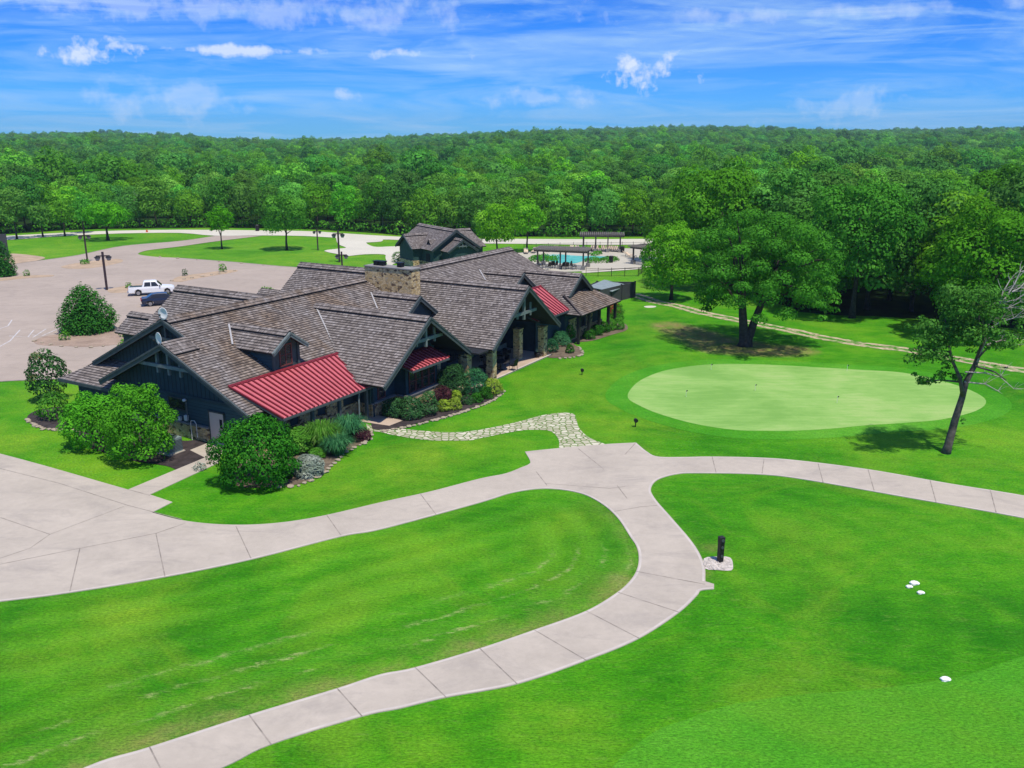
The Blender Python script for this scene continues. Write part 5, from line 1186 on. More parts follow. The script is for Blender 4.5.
# edging stones
rk = []
for k in range(5):
    bm = bmesh.new(); bmesh.ops.create_icosphere(bm, subdivisions=2, radius=1); rr = random.Random(k)
    for v in bm.verts: v.co *= rr.uniform(.8, 1.15); v.co.z *= .6
    me = bpy.data.meshes.new('edging_stone'); bm.to_mesh(me); bm.free(); me.materials.append(M['rock']); rk.append(me)
def stones(line, grp, lab, sp_=.5, sz=.2):
    L = cr([at(*p) for p in line], 5); acc = 0
    for a, b in zip(L[:-1], L[1:]):
        seg = (b - a).length
        while acc < seg:
            p = a.lerp(b, acc / seg); o = bpy.data.objects.new('edging_stone', rk[rd.randrange(5)]); COL.objects.link(o); o.location = (p.x + rd.uniform(-.08, .08), p.y + rd.uniform(-.08, .08), .06); s = sz * rd.uniform(.55, 1.1)
            o.scale = (s * 1.2, s, s * .8); o.rotation_euler.z = rd.uniform(0, 6.28); tag(o, lab, 'stone', grp); acc += sp_ * rd.uniform(.7, 1.2)
        acc -= seg
stones([(384, 431.5), (405, 428), (432, 421.5), (458, 414), (480, 406.5), (496, 399), (503.5, 391.5)], 'stones edging the curved bed', 'rough pale stone edging the curved flower bed below the bay window', .34, .17)
stones([(371, 433), (367, 441.5), (346, 453), (335, 463), (323, 475), (300, 485.5), (275, 488.5)], 'stones edging the grass clump bed', 'rough pale stone edging the bed of ornamental grasses', .48, .18)
stones([(27, 420), (40, 428.5), (60, 430.5), (80, 432)], 'stones edging the magnolia bed', 'rough stone edging the bed under the magnolia', .42, .19)
stones([(560, 359), (572, 358), (583, 354.5), (579, 348)], 'stones edging the sandy bed', 'pale stone edging the sandy bed by the right patio column', .5, .16)
stones([(34, 341.5), (60, 346.5), (90, 347.5), (120, 344.5), (139, 338)], 'stones along the pine bush island', 'brown stone on the rim of the pine bush island', 1.6, .22)
stones([(172, 281), (190, 278.5), (215, 274.5), (236, 270.5)], 'stones in the long island', 'brown stone along the long car park island', 1.6, .22)
stones([(160, 257.2), (190, 259.5), (233, 262.8), (275, 266.2)], 'stones on the lawn kerb', 'brown stone lying on the kerb of the far lawn', 4.5, .25)
stones([(205, 466), (213, 461), (217, 457)], 'stones by the side door walk', 'grey stone beside the side door walkway', .5, .15)

# ------------------------------------------------------------------ things on the clubhouse
def dish(loc, rz, label):
    p = W(*loc); o = empty('satellite_dish', p, rz, label=label, category='satellite dish', group='satellite dishes on the gable')
    mb = MB(); prof = [(.02, .0), (.14, .012), (.27, .045), (.38, .10)]; n = 20; b0 = []
    for r, z in prof:
        for k in range(n): t = 2 * math.pi * k / n; mb.v.append((r * math.cos(t), z - .05, r * 1.1 * math.sin(t) + .42))
    for i in range(len(prof) - 1):
        for k in range(n): mb.f.append((i * n + k, i * n + (k + 1) % n, (i + 1) * n + (k + 1) % n, (i + 1) * n + k))
    mb.f.append(tuple(range(n)))
    for v in range(len(mb.v)): x, y, z = mb.v[v]; mb.v[v] = (x, -y, z)
    dsh = mb.build('reflector', M['white_metal'], o, True); dsh.modifiers.new('s', 'SOLIDIFY').thickness = .02
    MB().tube([(0, .06, .42), (0, .22, .3), (0, .25, -.15)], .03, 6).tube([(0, .02, .05), (0, -.25, .15), (0, -.36, .38)], .015, 5).box(-.05, .05, -.42, -.32, .34, .44).build('mast', M['iron'], o)
    return o
dish((-3.75, -1.0, 6.35), R(-42), 'pale satellite dish on the lower front gable peak')
dish((-5.6, .95, 7.45), R(-20), 'satellite dish on the higher gable peak behind')
ac = empty('air_conditioner', W(-1.75, -2.6), ROT, label='grey green air conditioner beside the bright bushes and the pale side door', category='air conditioner')
MB().box(-.5, .5, -.5, .5, .08, 1.0).build('cabinet', M['ac'], ac); MB().lathe((0, 0, 1.0), [(.42, 0), (.42, .05), (.38, .07)], 20).build('fan_grille', M['ac_dark'], ac); MB().box(-.6, .6, -.6, .6, 0, .08).build('pad', M['concrete'], ac)
lv = MB()
for i in range(8): z = .2 + i * .09; lv.box(-.515, .515, -.515, .515, z, z + .03)
lv.build('louvre', M['ac_dark'], ac)
pot = MB().lathe((0, 0, 0), [(.28, 0), (.42, .35), (.46, .62), (.40, .62), (.36, .5)], 16).build('planter', M['black'], None, True, at(329, 436)); tag(pot, 'round black planter bowl beside the ornamental grasses', 'planter')

# patio furniture
def table(x, y, r, label, z=.1):
    t = empty('patio_table', W(x, y, z), ROT, label=label, category='table', group='patio tables')
    MB().lathe((0, 0, .70), [(r, 0), (r + .02, .02), (r, .045)], 24).build('tabletop', M['iron'], t)
    MB().lathe((0, 0, 0), [(.3, 0), (.06, .06), (.05, .66), (.2, .70)], 12).build('pedestal', M['iron'], t); return t
def chair_proto():
    t = empty('patio_chair', (0, 0, 0), label='x', category='chair', group='patio chairs')
    MB().box(-.26, .26, -.26, .26, .40, .46).build('seat', M['black'], t)
    MB().prism([(-.26, -.26, .46), (.26, -.26, .46), (.26, -.36, .95), (.0, -.38, 1.0), (-.26, -.36, .95)], (0, .05, 0)).build('backrest', M['black'], t)
    for sx in (-1, 1):
        MB().tube([(sx * .27, -.3, .66), (sx * .28, .2, .66), (sx * .26, .22, .44)], .025, 6).build('armrest', M['black'], t)
        for sy in (-1, 1): MB().tube([(sx * .23, sy * .23, .42), (sx * .26, sy * .26, 0)], .022, 6).build('leg', M['black'], t)
    return t
chp = chair_proto(); used = [False]
def chair(x, y, ang, label):
    if not used[0]: o = chp; used[0] = True; o.location = W(x, y, .1); o.rotation_euler.z = ROT + ang; o['label'] = label; return o
    return copy_tree(chp, W(x, y, .1), ROT + ang, None, label, 'patio chairs')
table(5.9, 25.0, .75, 'round dark patio table nearest the lawn edge'); table(5.6, 22.9, .5, 'small round patio table behind the front stone column'); table(4.0, 27.2, .6, 'round table deep in the shade of the porch')
for x, y, a, lab in ((6.1, 23.9, .2, 'dark patio chair in front of the round table'), (6.9, 25.4, 1.5, 'dark patio chair on the lawn side of the round table'), (5.7, 26.1, 3.0, 'dark patio chair behind the round table'), (4.8, 24.7, -1.5, 'dark patio chair on the wall side of the round table'), (5.0, 22.2, -.8, 'dark chair at the small patio table, wall side'), (6.3, 22.5, 1.2, 'dark chair at the small patio table, lawn side'), (3.2, 26.6, -1.3, 'dark chair in the shade of the porch'), (4.2, 28.2, 2.9, 'dark chair behind the shaded table')): chair(x, y, a, lab)
pt = MB().lathe((0, 0, 0), [(.2, 0), (.28, .3), (.3, .45), (.26, .45)], 14).build('planter', M['black'], None, True, W(6.5, 30.4, .1)); tag(pt, 'small dark pot at the foot of the right patio column', 'planter')
bn = empty('bench', W(3.4, 29.8, .1), ROT, label='long grey bench in the shade behind the patio columns', category='bench')
MB().box(-.25, .25, -.9, .9, .40, .46).build('seat', M['trim_light'], bn); MB().box(-.30, -.25, -.9, .9, .46, .9).build('backrest', M['trim_light'], bn)
for sy in (-1, 1): MB().box(-.24, .24, sy * .8 - .04, sy * .8 + .04, 0, .4).build('leg', M['iron'], bn)

# ------------------------------------------------------------------ small building behind
BW = Vector((-.536, .844, 0)); BR = Vector((.844, .536, 0)); BO = Vector((-8.4, 133.8, 0))
brz = math.atan2(BR.y, BR.x)      # local x = BR, local y = BW
BN = empty('cart_barn', BO, brz, label='small dark green building with grey shake gables beyond the clubhouse', category='building')
def bgable(name, axis, c, zr, hw, ze, a0, a1, mat=M['shake']): return gable(name, axis, c, zr, hw, ze, a0, a1, mat, BN)
bgable('main_roof', 'y', 0, 5.6, 4.25, 2.8, 0, 12.3); ridge_cap(BN, (0, 0, 5.6), (0, 12.3, 5.6), .66, .5, .1)
roof_section('wing_roof', [[(-5.6, 6.6 - 2.9, 2.75), (-1.0, 6.6 - 2.9, 2.75), (-1.0, 6.6, 4.65), (-5.6, 6.6, 4.65)], [(-5.6, 9.5, 2.75), (-1.0, 9.5, 2.75), (-1.0, 6.6, 4.65), (-5.6, 6.6, 4.65)]], M['shake'], BN); ridge_cap(BN, (-5.62, 6.6, 4.65), (-1.4, 6.6, 4.65), .66, .45, .1)
roof_section('wing_roof', [[(0, 3.4 - 3.8, 2.9), (5.4, 3.4 - 3.2, 2.9), (4.3, 3.4, 5.3), (0, 3.4, 5.3)], [(0, 7.2, 2.9), (6.0, 7.2, 2.9), (4.3, 3.4, 5.3), (0, 3.4, 5.3)]], M['shake'], BN); ridge_cap(BN, (0.2, 3.4, 5.3), (4.3, 3.4, 5.3), .66, .45, .1)
roof_section('porch_roof', [[(-2.7, -2.2, 2.7), (-2.7, .1, 2.7), (-.1, .1, 4.35), (-.1, -2.2, 4.35)], [(2.5, -2.2, 2.7), (2.5, .1, 2.7), (-.1, .1, 4.35), (-.1, -2.2, 4.35)]], M['shake'], BN); ridge_cap(BN, (-.1, -2.2, 4.35), (-.1, .1, 4.35), .66, .4, .1)
roof_section('dormer_roof', [[(-3.4, 2.0, 3.5), (-2.6, 2.0, 3.5), (-1.6, 2.6, 4.2), (-3.4, 2.6, 4.2)], [(-3.4, 3.2, 3.5), (-2.6, 3.2, 3.5), (-1.6, 2.6, 4.2), (-3.4, 2.6, 4.2)]], M['shake'], BN)
rake(BN, [(-4.25, 0, 2.8), (0, 0, 5.6), (4.25, 0, 2.8)], 'trim', .1, .3, (0, -.06, 0)); rake(BN, [(-2.7, -2.2, 2.7), (-.1, -2.2, 4.35), (2.5, -2.2, 2.7)], 'trim', .1, .28, (0, -.06, 0)); rake(BN, [(-5.6, 3.7, 2.75), (-5.6, 6.6, 4.65), (-5.6, 9.5, 2.75)], 'trim', .1, .28, (-.06, 0, 0))
gw = M['greenwall']
MB().prism([(-3.7, .5, 0), (3.7, .5, 0), (3.7, .5, 2.9), (0, .5, 5.35), (-3.7, .5, 2.9)], (0, .15, 0)).build('gable_wall', gw, BN)
MB().prism([(-2.2, -1.8, 0), (2.0, -1.8, 0), (2.0, -1.8, 2.8), (-.1, -1.8, 4.15), (-2.2, -1.8, 2.8)], (0, .15, 0)).box(-2.2, -2.05, -1.65, .5, 0, 2.8).box(1.85, 2.0, -1.65, .5, 0, 2.8).build('porch_wall', gw, BN)
MB().box(-3.7, -3.55, .65, 11.8, 0, 3.1).box(3.55, 3.7, .65, 11.8, 0, 3.1).box(-3.7, 3.7, 11.8, 11.95, 0, 3.2).build('side_wall', gw, BN)
MB().prism([(-5.2, 4.2, 0), (-5.2, 9.0, 0), (-5.2, 9.0, 2.85), (-5.2, 6.6, 4.4), (-5.2, 4.2, 2.85)], (.15, 0, 0)).box(-5.05, -3.7, 4.2, 4.35, 0, 2.9).box(-5.05, -3.7, 8.85, 9.0, 0, 2.9).box(3.7, 5.2, 1.0, 1.15, 0, 3.0).box(5.05, 5.2, 1.15, 6.5, 0, 3.0).build('wing_wall', gw, BN)
MB().box(-3.85, -3.7, .5, 4.2, 0, .9).box(-5.35, -5.2, 4.1, 9.1, 0, .9).box(-5.35, -3.85, 4.05, 4.2, 0, .9).build('stone_base', M['stone'], BN)
tb = MB(); tb.beam((-1.3, -2.15, 3.45), (1.1, -2.15, 3.45), .12, .16)
for x in (-.7, -.1, .5): tb.beam((x, -2.1, 3.2), (x, -2.1, 3.95), .12, .12, (0, 1, 0))
tb.build('gable_truss', M['trim_light'], BN)
MB().box(-3.78, -3.70, 1.6, 2.8, 0, 2.1).build('door', M['under'], BN)

# ------------------------------------------------------------------ lamp posts
def lamp_proto(h):
    t = empty('lamp_post', (0, 0, 0), category='lamp post', group='car park lamp posts')
    MB().box(-.17, .17, -.17, .17, -.1, h).build('post', M['lamp_wood'], t)
    MB().box(-1.05, 1.05, -.08, .08, h - .75, h - .57).box(-.08, .08, -.6, .6, h - .55, h - .42).build('cross_arm', M['lamp_wood'], t)
    for sx in (-1, 1):
        l = MB().lathe((sx * .85, 0, h - 1.42), [(.24, 0), (.40, .40), (.40, .48), (.56, .52), (.12, .80)], 8).build('lantern', M['black'], t)
        MB().lathe((sx * .85, 0, h - 1.36), [(.27, .0), (.43, .34), (.43, .39)], 8).build('lamp_glass', M['lamp_glass'], l)
    return t
lp = lamp_proto(6.3)
for i, (px, py, hpx, rz, lab) in enumerate(((107, 290, 36.5, .3, 'lamp post nearest the conical pine bush in the car park'), (87.5, 261.5, 27.5, .5, 'lamp post on the farther island at the lawn edge'), (318, 250, 20, .4, 'leftmost of the three lamp posts by the pale concrete lot'), (339.5, 262, 30, .1, 'middle and tallest of the three lamp posts by the pale concrete lot'), (343, 283, 30, .2, 'lamp post rising just behind the clubhouse roof by the chimney'))):
    p = at(px, py); zc = p.y * c_ + CH * s_; s = hpx * zc / F / .96 / 6.3
    if i == 0: o = lp; o.location = p; o.rotation_euler.z = rz; o.scale = (s, s, s); o['label'] = lab
    else: copy_tree(lp, p, rz, s, lab, 'car park lamp posts')
# dark sign post at the left edge
sp_ = empty('sign_board', at(3, 262), .3, label='tall dark board cut by the left edge behind the pine bush', category='sign'); MB().box(-1.0, 1.0, -.1, .1, .8, 4.4).build('panel', M['screen'], sp_)
for sx in (-.8, .8): MB().box(sx - .08, sx + .08, -.14, .14, 0, .8).build('post', M['lamp_wood'], sp_)

# ------------------------------------------------------------------ vehicles
def wheel(parent, x, y, r, side):
    t = MB()
    n = 20; w_ = .24
    for yy in (-w_ / 2, w_ / 2):
        for k in range(n): a = 2 * math.pi * k / n; t.v.append((x + r * math.cos(a), y + yy, r + r * math.sin(a)))
    for k in range(n): t.f.append((k, (k + 1) % n, n + (k + 1) % n, n + k))
    t.f.append(tuple(range(n))); t.f.append(tuple(range(2 * n - 1, n - 1, -1)))
    wo_ = t.build('wheel', M['tyre'], parent)
    rm = MB(); yy = y + side * (w_ / 2 + .008)
    vs_ = [(x + r * .62 * math.cos(2 * math.pi * k / 16), yy, r + r * .62 * math.sin(2 * math.pi * k / 16)) for k in range(16)]; rm.prism(vs_, (0, side * .012, 0)); rm.build('rim', M['rim'], wo_)
def body_loft(prof, ws, mat, name, parent, bev=.05):
    """side profile (x,z) extruded to a width that narrows with height"""
    n = len(prof); mb = MB(); zs = [z for _, z in prof]
    for sg in (-1, 1):
        for x, z in prof: mb.v.append((x, sg * ws(z), z))
    mb.f.append(tuple(range(n))); mb.f.append(tuple(range(2 * n - 1, n - 1, -1)))
    for i in range(n): mb.f.append((i, i + n, (i + 1) % n + n, (i + 1) % n))
    o = mb.build(name, mat, parent); b = o.modifiers.new('b', 'BEVEL'); b.width = bev; b.segments = 2; b.limit_method = 'ANGLE'; return o
tk = empty('pickup_truck', at(152.5, 294.3), R(20), label='white crew cab pickup truck parked by the long dirt island', category='pickup truck')
wsf = lambda z: .98 if z < 1.05 else .98 - (z - 1.05) * .32
tk.scale = (.93, .93, .93)
body_loft([(-2.9, .48), (-2.92, .95), (-2.88, 1.18), (-1.15, 1.18), (-1.12, 1.18), (1.15, 1.20), (1.5, 1.18), (2.55, 1.08), (2.82, .95), (2.88, .5), (2.6, .42), (2.35, .42), (2.3, .72), (1.95, .92), (1.55, .72), (1.5, .4), (-1.25, .4), (-1.3, .72), (-1.7, .92), (-2.1, .72), (-2.15, .42), (-2.6, .42)], wsf, M['car_white'], 'body', tk)
body_loft([(-1.12, 1.16), (-.98, 1.82), (-.8, 1.90), (.45, 1.90), (.65, 1.84), (1.35, 1.17)], wsf, M['car_white'], 'cab', tk, .06)
bd = MB().box(-2.78, -1.2, -.78, .78, 1.10, 1.192).build('truck_bed', M['ac_dark'], tk)
gl = MB()
for sg in (-1, 1):
    for x0, x1, z1, xs0, xs1 in ((-.92, -.1, 1.78, .12, 0), (0, .95, 1.78, 0, .42)):
        yb = sg * (wsf(1.24) + .012); yt = sg * (wsf(z1) + .012); gl.add([(x0, yb, 1.24), (x1, yb, 1.24), (x1 - xs1, yt, z1), (x0 + xs0, yt, z1)], [(0, 1, 2, 3)])
gl.add([(.76, -.74, 1.79), (.76, .74, 1.79), (1.30, .86, 1.25), (1.30, -.86, 1.25)], [(0, 1, 2, 3)]); gl.add([(-1.13, -.8, 1.3), (-1.13, .8, 1.3), (-1.03, .68, 1.76), (-1.03, -.68, 1.76)], [(0, 1, 2, 3)])
gl.build('window', M['glass'], tk)
for x in (-1.7, 1.95):
    for sg in (-1, 1): wheel(tk, x, sg * .86, .40, sg)
for sg in (-1, 1):
    MB().box(-2.95, -2.88, sg * .82 - .1, sg * .82 + .1, .78, 1.12).build('tail_light', M['tail'], tk); MB().box(2.78, 2.87, sg * .75 - .14, sg * .75 + .14, .75, .95).build('headlight', M['head'], tk); MB().box(1.0, 1.14, sg * 1.02 - .1, sg * 1.02 + .1, 1.18, 1.36).build('mirror', M['black'], tk)
MB().box(-3.05, -2.9, -.9, .9, .45, .66).box(2.84, 2.98, -.92, .92, .42, .62).build('bumper', M['rim'], tk)
cr_ = empty('sedan', at(163, 304.5), R(24), label='dark blue sedan half hidden behind the clubhouse wing roof', category='car')
ws2 = lambda z: .9 if z < .85 else .9 - (z - .85) * .5
body_loft([(-2.3, .35), (-2.36, .7), (-2.25, .98), (-1.6, 1.0), (1.0, .93), (1.9, .86), (2.3, .68), (2.34, .35), (1.75, .3), (1.65, .6), (1.35, .68), (1.05, .6), (.95, .28), (-1.0, .28), (-1.1, .6), (-1.4, .68), (-1.7, .6), (-1.8, .3)], ws2, M['car_dark'], 'body', cr_)
body_loft([(-1.75, .95), (-1.05, 1.38), (-.6, 1.45), (.2, 1.45), (.55, 1.38), (1.15, .92)], ws2, M['car_dark'], 'cabin', cr_, .05)
gl = MB()
for sg in (-1, 1): gl.add([(-1.35, sg * (ws2(1.0) + .012), 1.0), (.85, sg * (ws2(1.0) + .012), 1.0), (.4, sg * (ws2(1.36) + .012), 1.36), (-.95, sg * (ws2(1.36) + .012), 1.36)], [(0, 1, 2, 3)])
gl.add([(-1.70, -.7, 1.01), (-1.70, .7, 1.01), (-1.10, .6, 1.38), (-1.10, -.6, 1.38)], [(0, 1, 2, 3)]); gl.add([(1.10, -.75, .985), (1.10, .75, .985), (.60, .6, 1.39), (.60, -.6, 1.39)], [(0, 1, 2, 3)]); gl.build('window', M['glass'], cr_)
for x in (-1.4, 1.35):
    for sg in (-1, 1): wheel(cr_, x, sg * .8, .33, sg)
for sg in (-1, 1): MB().box(-2.39, -2.28, sg * .62 - .2, sg * .62 + .2, .68, .86).build('tail_light', M['tail'], cr_); MB().box(2.2, 2.31, sg * .62 - .16, sg * .62 + .16, .6, .74).build('headlight', M['head'], cr_)

# ------------------------------------------------------------------ pool side
sheet('pool_deck', closed([(505, 256), (530, 251.5), (560, 249), (600, 248.5), (640, 248.5), (662, 250), (662, 262), (648, 267), (600, 270.5), (560, 272), (520, 274), (500, 266)]), .03, M['road_far'], thick=.06)
sheet('pool_deck', closed([(583, 271.5), (600, 270), (640, 267.5), (641, 269), (600, 272), (584, 273)]), .03, M['white_concrete'])
sheet('water', closed([(534, 257), (545, 255), (560, 254.6), (578, 256), (590, 256.3), (609, 256.8), (611, 258.3), (595, 259.8), (584, 261), (575, 263.5), (560, 263.5), (548, 261), (536, 259.5)]), .045, M['water'])
def ground_cover(poly, name, mat, label, h=.35, leaf=.2, n=60):
    P = closed(poly, 3); A = np.array([(p.x, p.y) for p in P]); lo, hi = A.min(0), A.max(0); L = []
    k = 0
    while len(L) < n and k < 5000:
        k += 1; q = (rd.uniform(lo[0], hi[0]), rd.uniform(lo[1], hi[1]))
        if inside(np.array([q]), P)[0]: r = rd.uniform(.35, .7); L.append((q[0], q[1], r * .3, r, h * rd.uniform(.6, 1.3)))
    o = link(name, leaves_mesh(name, L, leaf, .45, M[mat], 88)); return tag(o, label, 'planting', kind='stuff')
ground_cover([(531, 258.5), (545, 256.8), (556, 258), (558, 260.5), (545, 262.5), (533, 262)], 'pool_planting', 'leaf_oak', 'low green planting at the left end of the pool')
ground_cover([(587, 260.5), (600, 259), (614, 258.6), (617, 261), (605, 263.2), (588, 262.8)], 'pool_planting', 'leaf_oak', 'low green planting at the right end of the pool', n=60)
ground_cover([(588, 255), (597, 253.6), (603, 254.6), (595, 256)], 'pool_planting', 'leaf_oak', 'small clump of green planting at the back of the pool', n=16)
def pergola(pl_, pr, depth, h, label, nb=None):
    """pl_, pr: ground pixels of the two front posts"""
    a, b = at(*pl_), at(*pr); d = b - a; L = d.length; rz = math.atan2(d.y, d.x)
    o = empty('pergola', a, rz, label=label, category='pergola', group='pergolas round the pool')
    n = nb or max(2, int(L / 3.2) + 1)
    for i in range(n):
        for y in (0, depth):
            x = L * i / (n - 1); MB().box(x - .10, x + .10, y - .10, y + .10, .6, h - .3).build('post', M['wood'], o); MB().box(x - .28, x + .28, y - .28, y + .28, 0, .6).build('post_base', M['cap'], o)
    MB().box(-.6, L + .6, -.1, .1, h - .3, h - .02).box(-.6, L + .6, depth - .1, depth + .1, h - .3, h - .02).build('beam', M['wood'], o)
    sl = MB(); k = 0; x = -.6
    while x < L + .6: sl.box(x, x + .12, -.7, depth + .7, h, h + .18); x += .34
    sl.box(-.7, L + .7, .4, .5, h + .182, h + .22).box(-.7, L + .7, depth - .5, depth - .4, h + .182, h + .22)
    sl.build('slat', M['timber_top'], o); return o
pergola((537.5, 268), (583, 270), 3.4, 2.8, 'long pergola on the near side of the pool', 3)
pergola((583, 252), (620, 252.5), 3.4, 2.9, 'long pergola on the far side of the pool', 4)
pergola((633, 264), (649, 266), 3.0, 2.7, 'small pergola at the right end of the pool deck', 2)
# loungers
lgp = empty('sun_lounger', (0, 0, 0), category='sun lounger', group='sun loungers round the pool')
MB().box(-.35, .35, -.9, .35, .28, .36).build('seat', M['lounge'], lgp); MB().prism([(-.35, .35, .30), (.35, .35, .30), (.35, .95, .80), (-.35, .95, .80)], (0, -.04, .07)).build('backrest', M['lounge'], lgp)
for sx in (-.3, .3):
    for sy in (-.8, .4): MB().box(sx - .03, sx + .03, sy - .03, sy + .03, 0, .28).build('leg', M['trim_light'], lgp)
LG = [(526, 253.5), (534, 252.8), (549, 251.6), (556, 251.4), (572, 251), (577, 251), (593, 251), (598, 251), (603, 251), (608, 251.2), (613, 251.2), (617, 251.4), (628, 256), (631, 257.5)]
for i, (px, py) in enumerate(LG):
    lab = 'tan sun lounger in the row along the far pool fence' if i < 6 else ('tan sun lounger under the far pergola' if i < 12 else 'tan sun lounger at the right end of the pool')
    if i == 0: lgp.location = at(px, py, .03); lgp['label'] = lab
    else: copy_tree(lgp, at(px, py, .03), rd.uniform(-.3, .3) + (1.2 if i > 11 else 0), None, lab, 'sun loungers round the pool')
# seats under the near pergola (same chair, seen small)
for i, px in enumerate((541, 548, 555, 562, 569, 574, 552, 566)):
    copy_tree(chp, at(px, 268.2 + (i % 2) * 1.2, .03), rd.uniform(0, 6), 1.15, 'dark chair under the pergola nearest the clubhouse', 'dark chairs under the near pergola')
for px, py, lab in ((611, 262.5, 'dark bin beside the right pool planting'), (622.5, 252.5, 'dark bin beside the far pergola')):
    b = MB().lathe((0, 0, 0), [(.3, 0), (.34, .9), (.36, .95), (.3, 1.05)], 12).build('bin', M['black'], None, False, at(px, py, .03)); tag(b, lab, 'bin')
# person-height planter rocks are left as gravel; pool fence
def fence(pts, label, h=1.15, sp=2.2):
    L = [at(*p) for p in pts]; o = empty('iron_fence', L[0], label=label, category='fence'); rl = MB(); pk = MB()
    for a, b in zip(L[:-1], L[1:]):
        a_, b_ = a - L[0], b - L[0]
        for z in (.12, h - .05): rl.beam(a_ + Vector((0, 0, z)), b_ + Vector((0, 0, z)), .03, .035)
        n = max(1, round((b - a).length / sp))
        for i in range(n + 1): p = a_.lerp(b_, i / n); MB().box(p.x - .035, p.x + .035, p.y - .035, p.y + .035, 0, h + .1).build('fence_post', M['iron'], o)
        m = int((b - a).length / .16)
        for i in range(m): p = a_.lerp(b_, i / m); pk.box(p.x - .007, p.x + .007, p.y - .007, p.y + .007, .12, h - .05)
    rl.build('rail', M['iron'], o); pk.build('picket', M['iron'], o)
fence([(586, 275.8), (598, 276.5), (638, 276.3), (645, 271)], 'black iron fence on the lawn in front of the pool deck')
fence([(524, 251), (560, 249.4), (600, 248.8), (655, 248.4)], 'black iron fence behind the pool loungers')
# screened yard
e0, e1, e3_ = at(621, 300.5), at(634.5, 297), Vector((*at(597, 281.5, 1.9).xy, 0))
en = empty('screen_wall', e0, label='dark grey screen wall round the service yard behind the clubhouse', category='wall')
mb = MB()
for a, b in ((at(600, 306), e0), (e0, e1), (e1, e3_), (e3_, at(590, 300))):
    mb.beam(a - e0 + Vector((0, 0, .95)), b - e0 + Vector((0, 0, .95)), .12, 1.9)
mb.build('panel', M['screen'], en)
for p in (e0, e1, e3_): q = p - e0; MB().box(q.x - .1, q.x + .1, q.y - .1, q.y + .1, 0, 2.0).build('post', M['iron'], en)
tp = empty('equipment_shed', at(607, 300), R(-30), label='grey tarp covered lean-to inside the dark service yard', category='shed'); MB().prism([(-1.6, -2.2, 1.75), (1.6, -2.2, 1.45), (1.6, 2.6, 1.55), (-1.6, 2.6, 1.95)], (0, 0, .07)).build('roof', M['tarp'], tp)
for x in (-1.5, 1.5):
    for y in (-2, 2.4): MB().box(x - .05, x + .05, y - .05, y + .05, 0, 1.5).build('post', M['iron'], tp)
yb = empty('plastic_tubs', at(602, 299), R(-20), label='yellow and orange plastic tubs showing above the yard wall', category='tubs'); MB().lathe((0, 0, 0), [(.45, 0), (.5, 1.5), (.53, 1.55), (.3, 1.65)], 12).build('yellow_tub', M['yellow'], yb); MB().lathe((1.05, .2, 0), [(.38, 0), (.42, 1.2), (.3, 1.3)], 12).build('orange_tub', M['orange'], yb)
hc = sheet('utility_cover', closed([(644, 306.5), (650, 305.8), (656, 306.3), (654, 307.5), (647, 307.8)]), .02, M['white_concrete'], kind=None, thick=.02); tag(hc, 'pale concrete cover in the lawn near the service yard', 'cover')

# ------------------------------------------------------------------ golf bits
gp = sheet('gravel_pad', closed([(704, 559), (716, 557), (730, 558), (733, 566), (731, 571), (718, 570.5), (705, 569)], 3), .03, M['gravel'])
peb = MB()
for _ in range(420):
    px, py = rd.uniform(704, 732), rd.uniform(558, 570.5)
    if (px - 718) ** 2 / 210 + (py - 564) ** 2 / 44 < 1.05: p = at(px, py); r = rd.uniform(.03, .06); peb.lathe((p.x, p.y, .03), [(r * .7, 0), (r, r * .4), (r * .5, r * .85)], 5)
pb_ = peb.build('gravel', M['gravel']); tag(pb_, 'loose pale gravel round the foot of the black bollard', 'gravel', kind='stuff')
bo = empty('bollard', at(720, 562), R(20), label='black post with round fittings standing in pale gravel beside the cart path', category='post')
MB().box(-.11, .11, -.11, .11, 0, 1.12).build('post', M['black'], bo); MB().box(-.12, .12, -.12, .12, 1.0, 1.28).build('head', M['iron'], bo)
for z in (1.14, .78, .35): MB().tube([(0, -.1, z), (0, -.15, z)], .07, 10).build('fitting', M['ac_dark'], bo)
for px, py, s, lab, grp in ((914, 583, .17, 'largest white marker stone of the trio on the right lawn', 'white marker stones'), (909, 586.5, .12, 'left white marker stone of the trio on the right lawn', 'white marker stones'), (920.5, 592.5, .13, 'nearest white marker stone of the trio on the right lawn', 'white marker stones'), (945, 679, .15, 'white marker stone on the edge of the mown strip', 'white marker stones')):
    o = bpy.data.objects.new('marker_stone', rk[1].copy()); o.data.materials.clear(); o.data.materials.append(M['white_rock']); COL.objects.link(o); o.location = at(px, py, .05); o.scale = (s * 1.3, s, s * .8); tag(o, lab, 'stone', grp)
def stake(px, py, h, label):
    o = empty('ground_light', at(px, py), .2, label=label, category='ground light'); MB().tube([(0, 0, 0), (0, 0, h * .6)], .035, 6).build('stake', M['black'], o); MB().tube([(0, -.1, h * .75), (0, .1, h * .8)], [.15, .12], 12).build('lamp_head', M['iron'], o)
stake(582, 375, .55, 'small black ground light on the lawn right of the patio'); stake(635.5, 427, .62, 'black round headed stake at the near edge of the putting green')
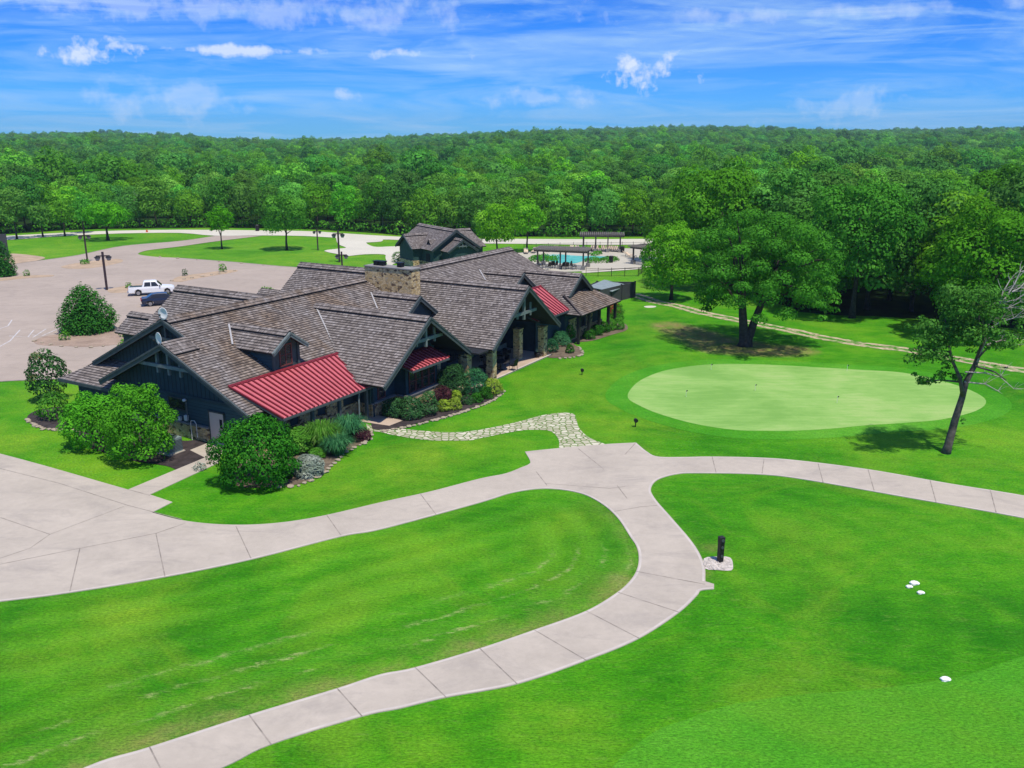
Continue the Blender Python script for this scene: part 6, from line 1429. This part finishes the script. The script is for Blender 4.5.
for px, py, lab in ((711, 370, 'practice flag at the back left of the putting green'), (847, 371, 'practice flag at the back right of the putting green'), (837, 403, 'practice flag at the front right of the putting green'), (755, 391, 'practice flag at the centre of the putting green'), (686, 397, 'practice flag at the left of the putting green')):
    o = empty('practice_flag', at(px, py), label=lab, category='flag', group='practice flags'); MB().tube([(0, 0, 0), (0, 0, .55)], .012, 5).build('pin', M['white_metal'], o)
    MB().prism([(0, 0, .55), (.15, 0, .5), (0, 0, .4)], (0, .01, 0)).build('pennant', M['flag_black'], o)
# small far marks: orange box and dark bin by the far road
o = MB().box(-.3, .3, -.3, .3, 0, .5).box(-.22, .22, -.22, .22, .5, .95).box(-.34, .34, -.34, .34, -.02, .06).build('hydrant', M['orange'], None, False, at(147, 232.2)); o.scale = (.55, .55, .55); tag(o, 'small orange hydrant beside the far road', 'hydrant')
o = MB().lathe((0, 0, 0), [(.4, 0), (.45, 1.1), (.5, 1.15), (.3, 1.35)], 12).build('bin', M['black'], None, False, at(257.5, 231)); tag(o, 'black bin beside the far road', 'bin')
# far clearing at right
cp = [Vector((158, 290, 0)), Vector((215, 286, 0)), Vector((225, 350, 0)), Vector((160, 356, 0))]
sheet('meadow', cp, .05, M['lawn_far'])
sheet('country_road', [Vector((140, 336, 0)), Vector((240, 330, 0)), Vector((240, 336, 0)), Vector((140, 342, 0))], .6, M['white_concrete'])
scn.render.film_transparent = False
# air
hb = MB().box(-2750, 2750, -2750, 2750, -4, 75).build('haze', None); hb['kind'] = 'stuff'; hb['label'] = 'thin blue summer haze over the forest'
hm = bpy.data.materials.new('haze'); hm.use_nodes = True; hm.node_tree.nodes.clear(); hv = hm.node_tree.nodes.new('ShaderNodeVolumePrincipled'); ho_ = hm.node_tree.nodes.new('ShaderNodeOutputMaterial')
hv.inputs['Color'].default_value = (.62, .80, 1, 1); hv.inputs['Density'].default_value = .00014; hv.inputs['Anisotropy'].default_value = .2; hm.node_tree.links.new(hv.outputs[0], ho_.inputs['Volume']); hb.data.materials.append(hm)
scn.cycles.volume_bounces = 0
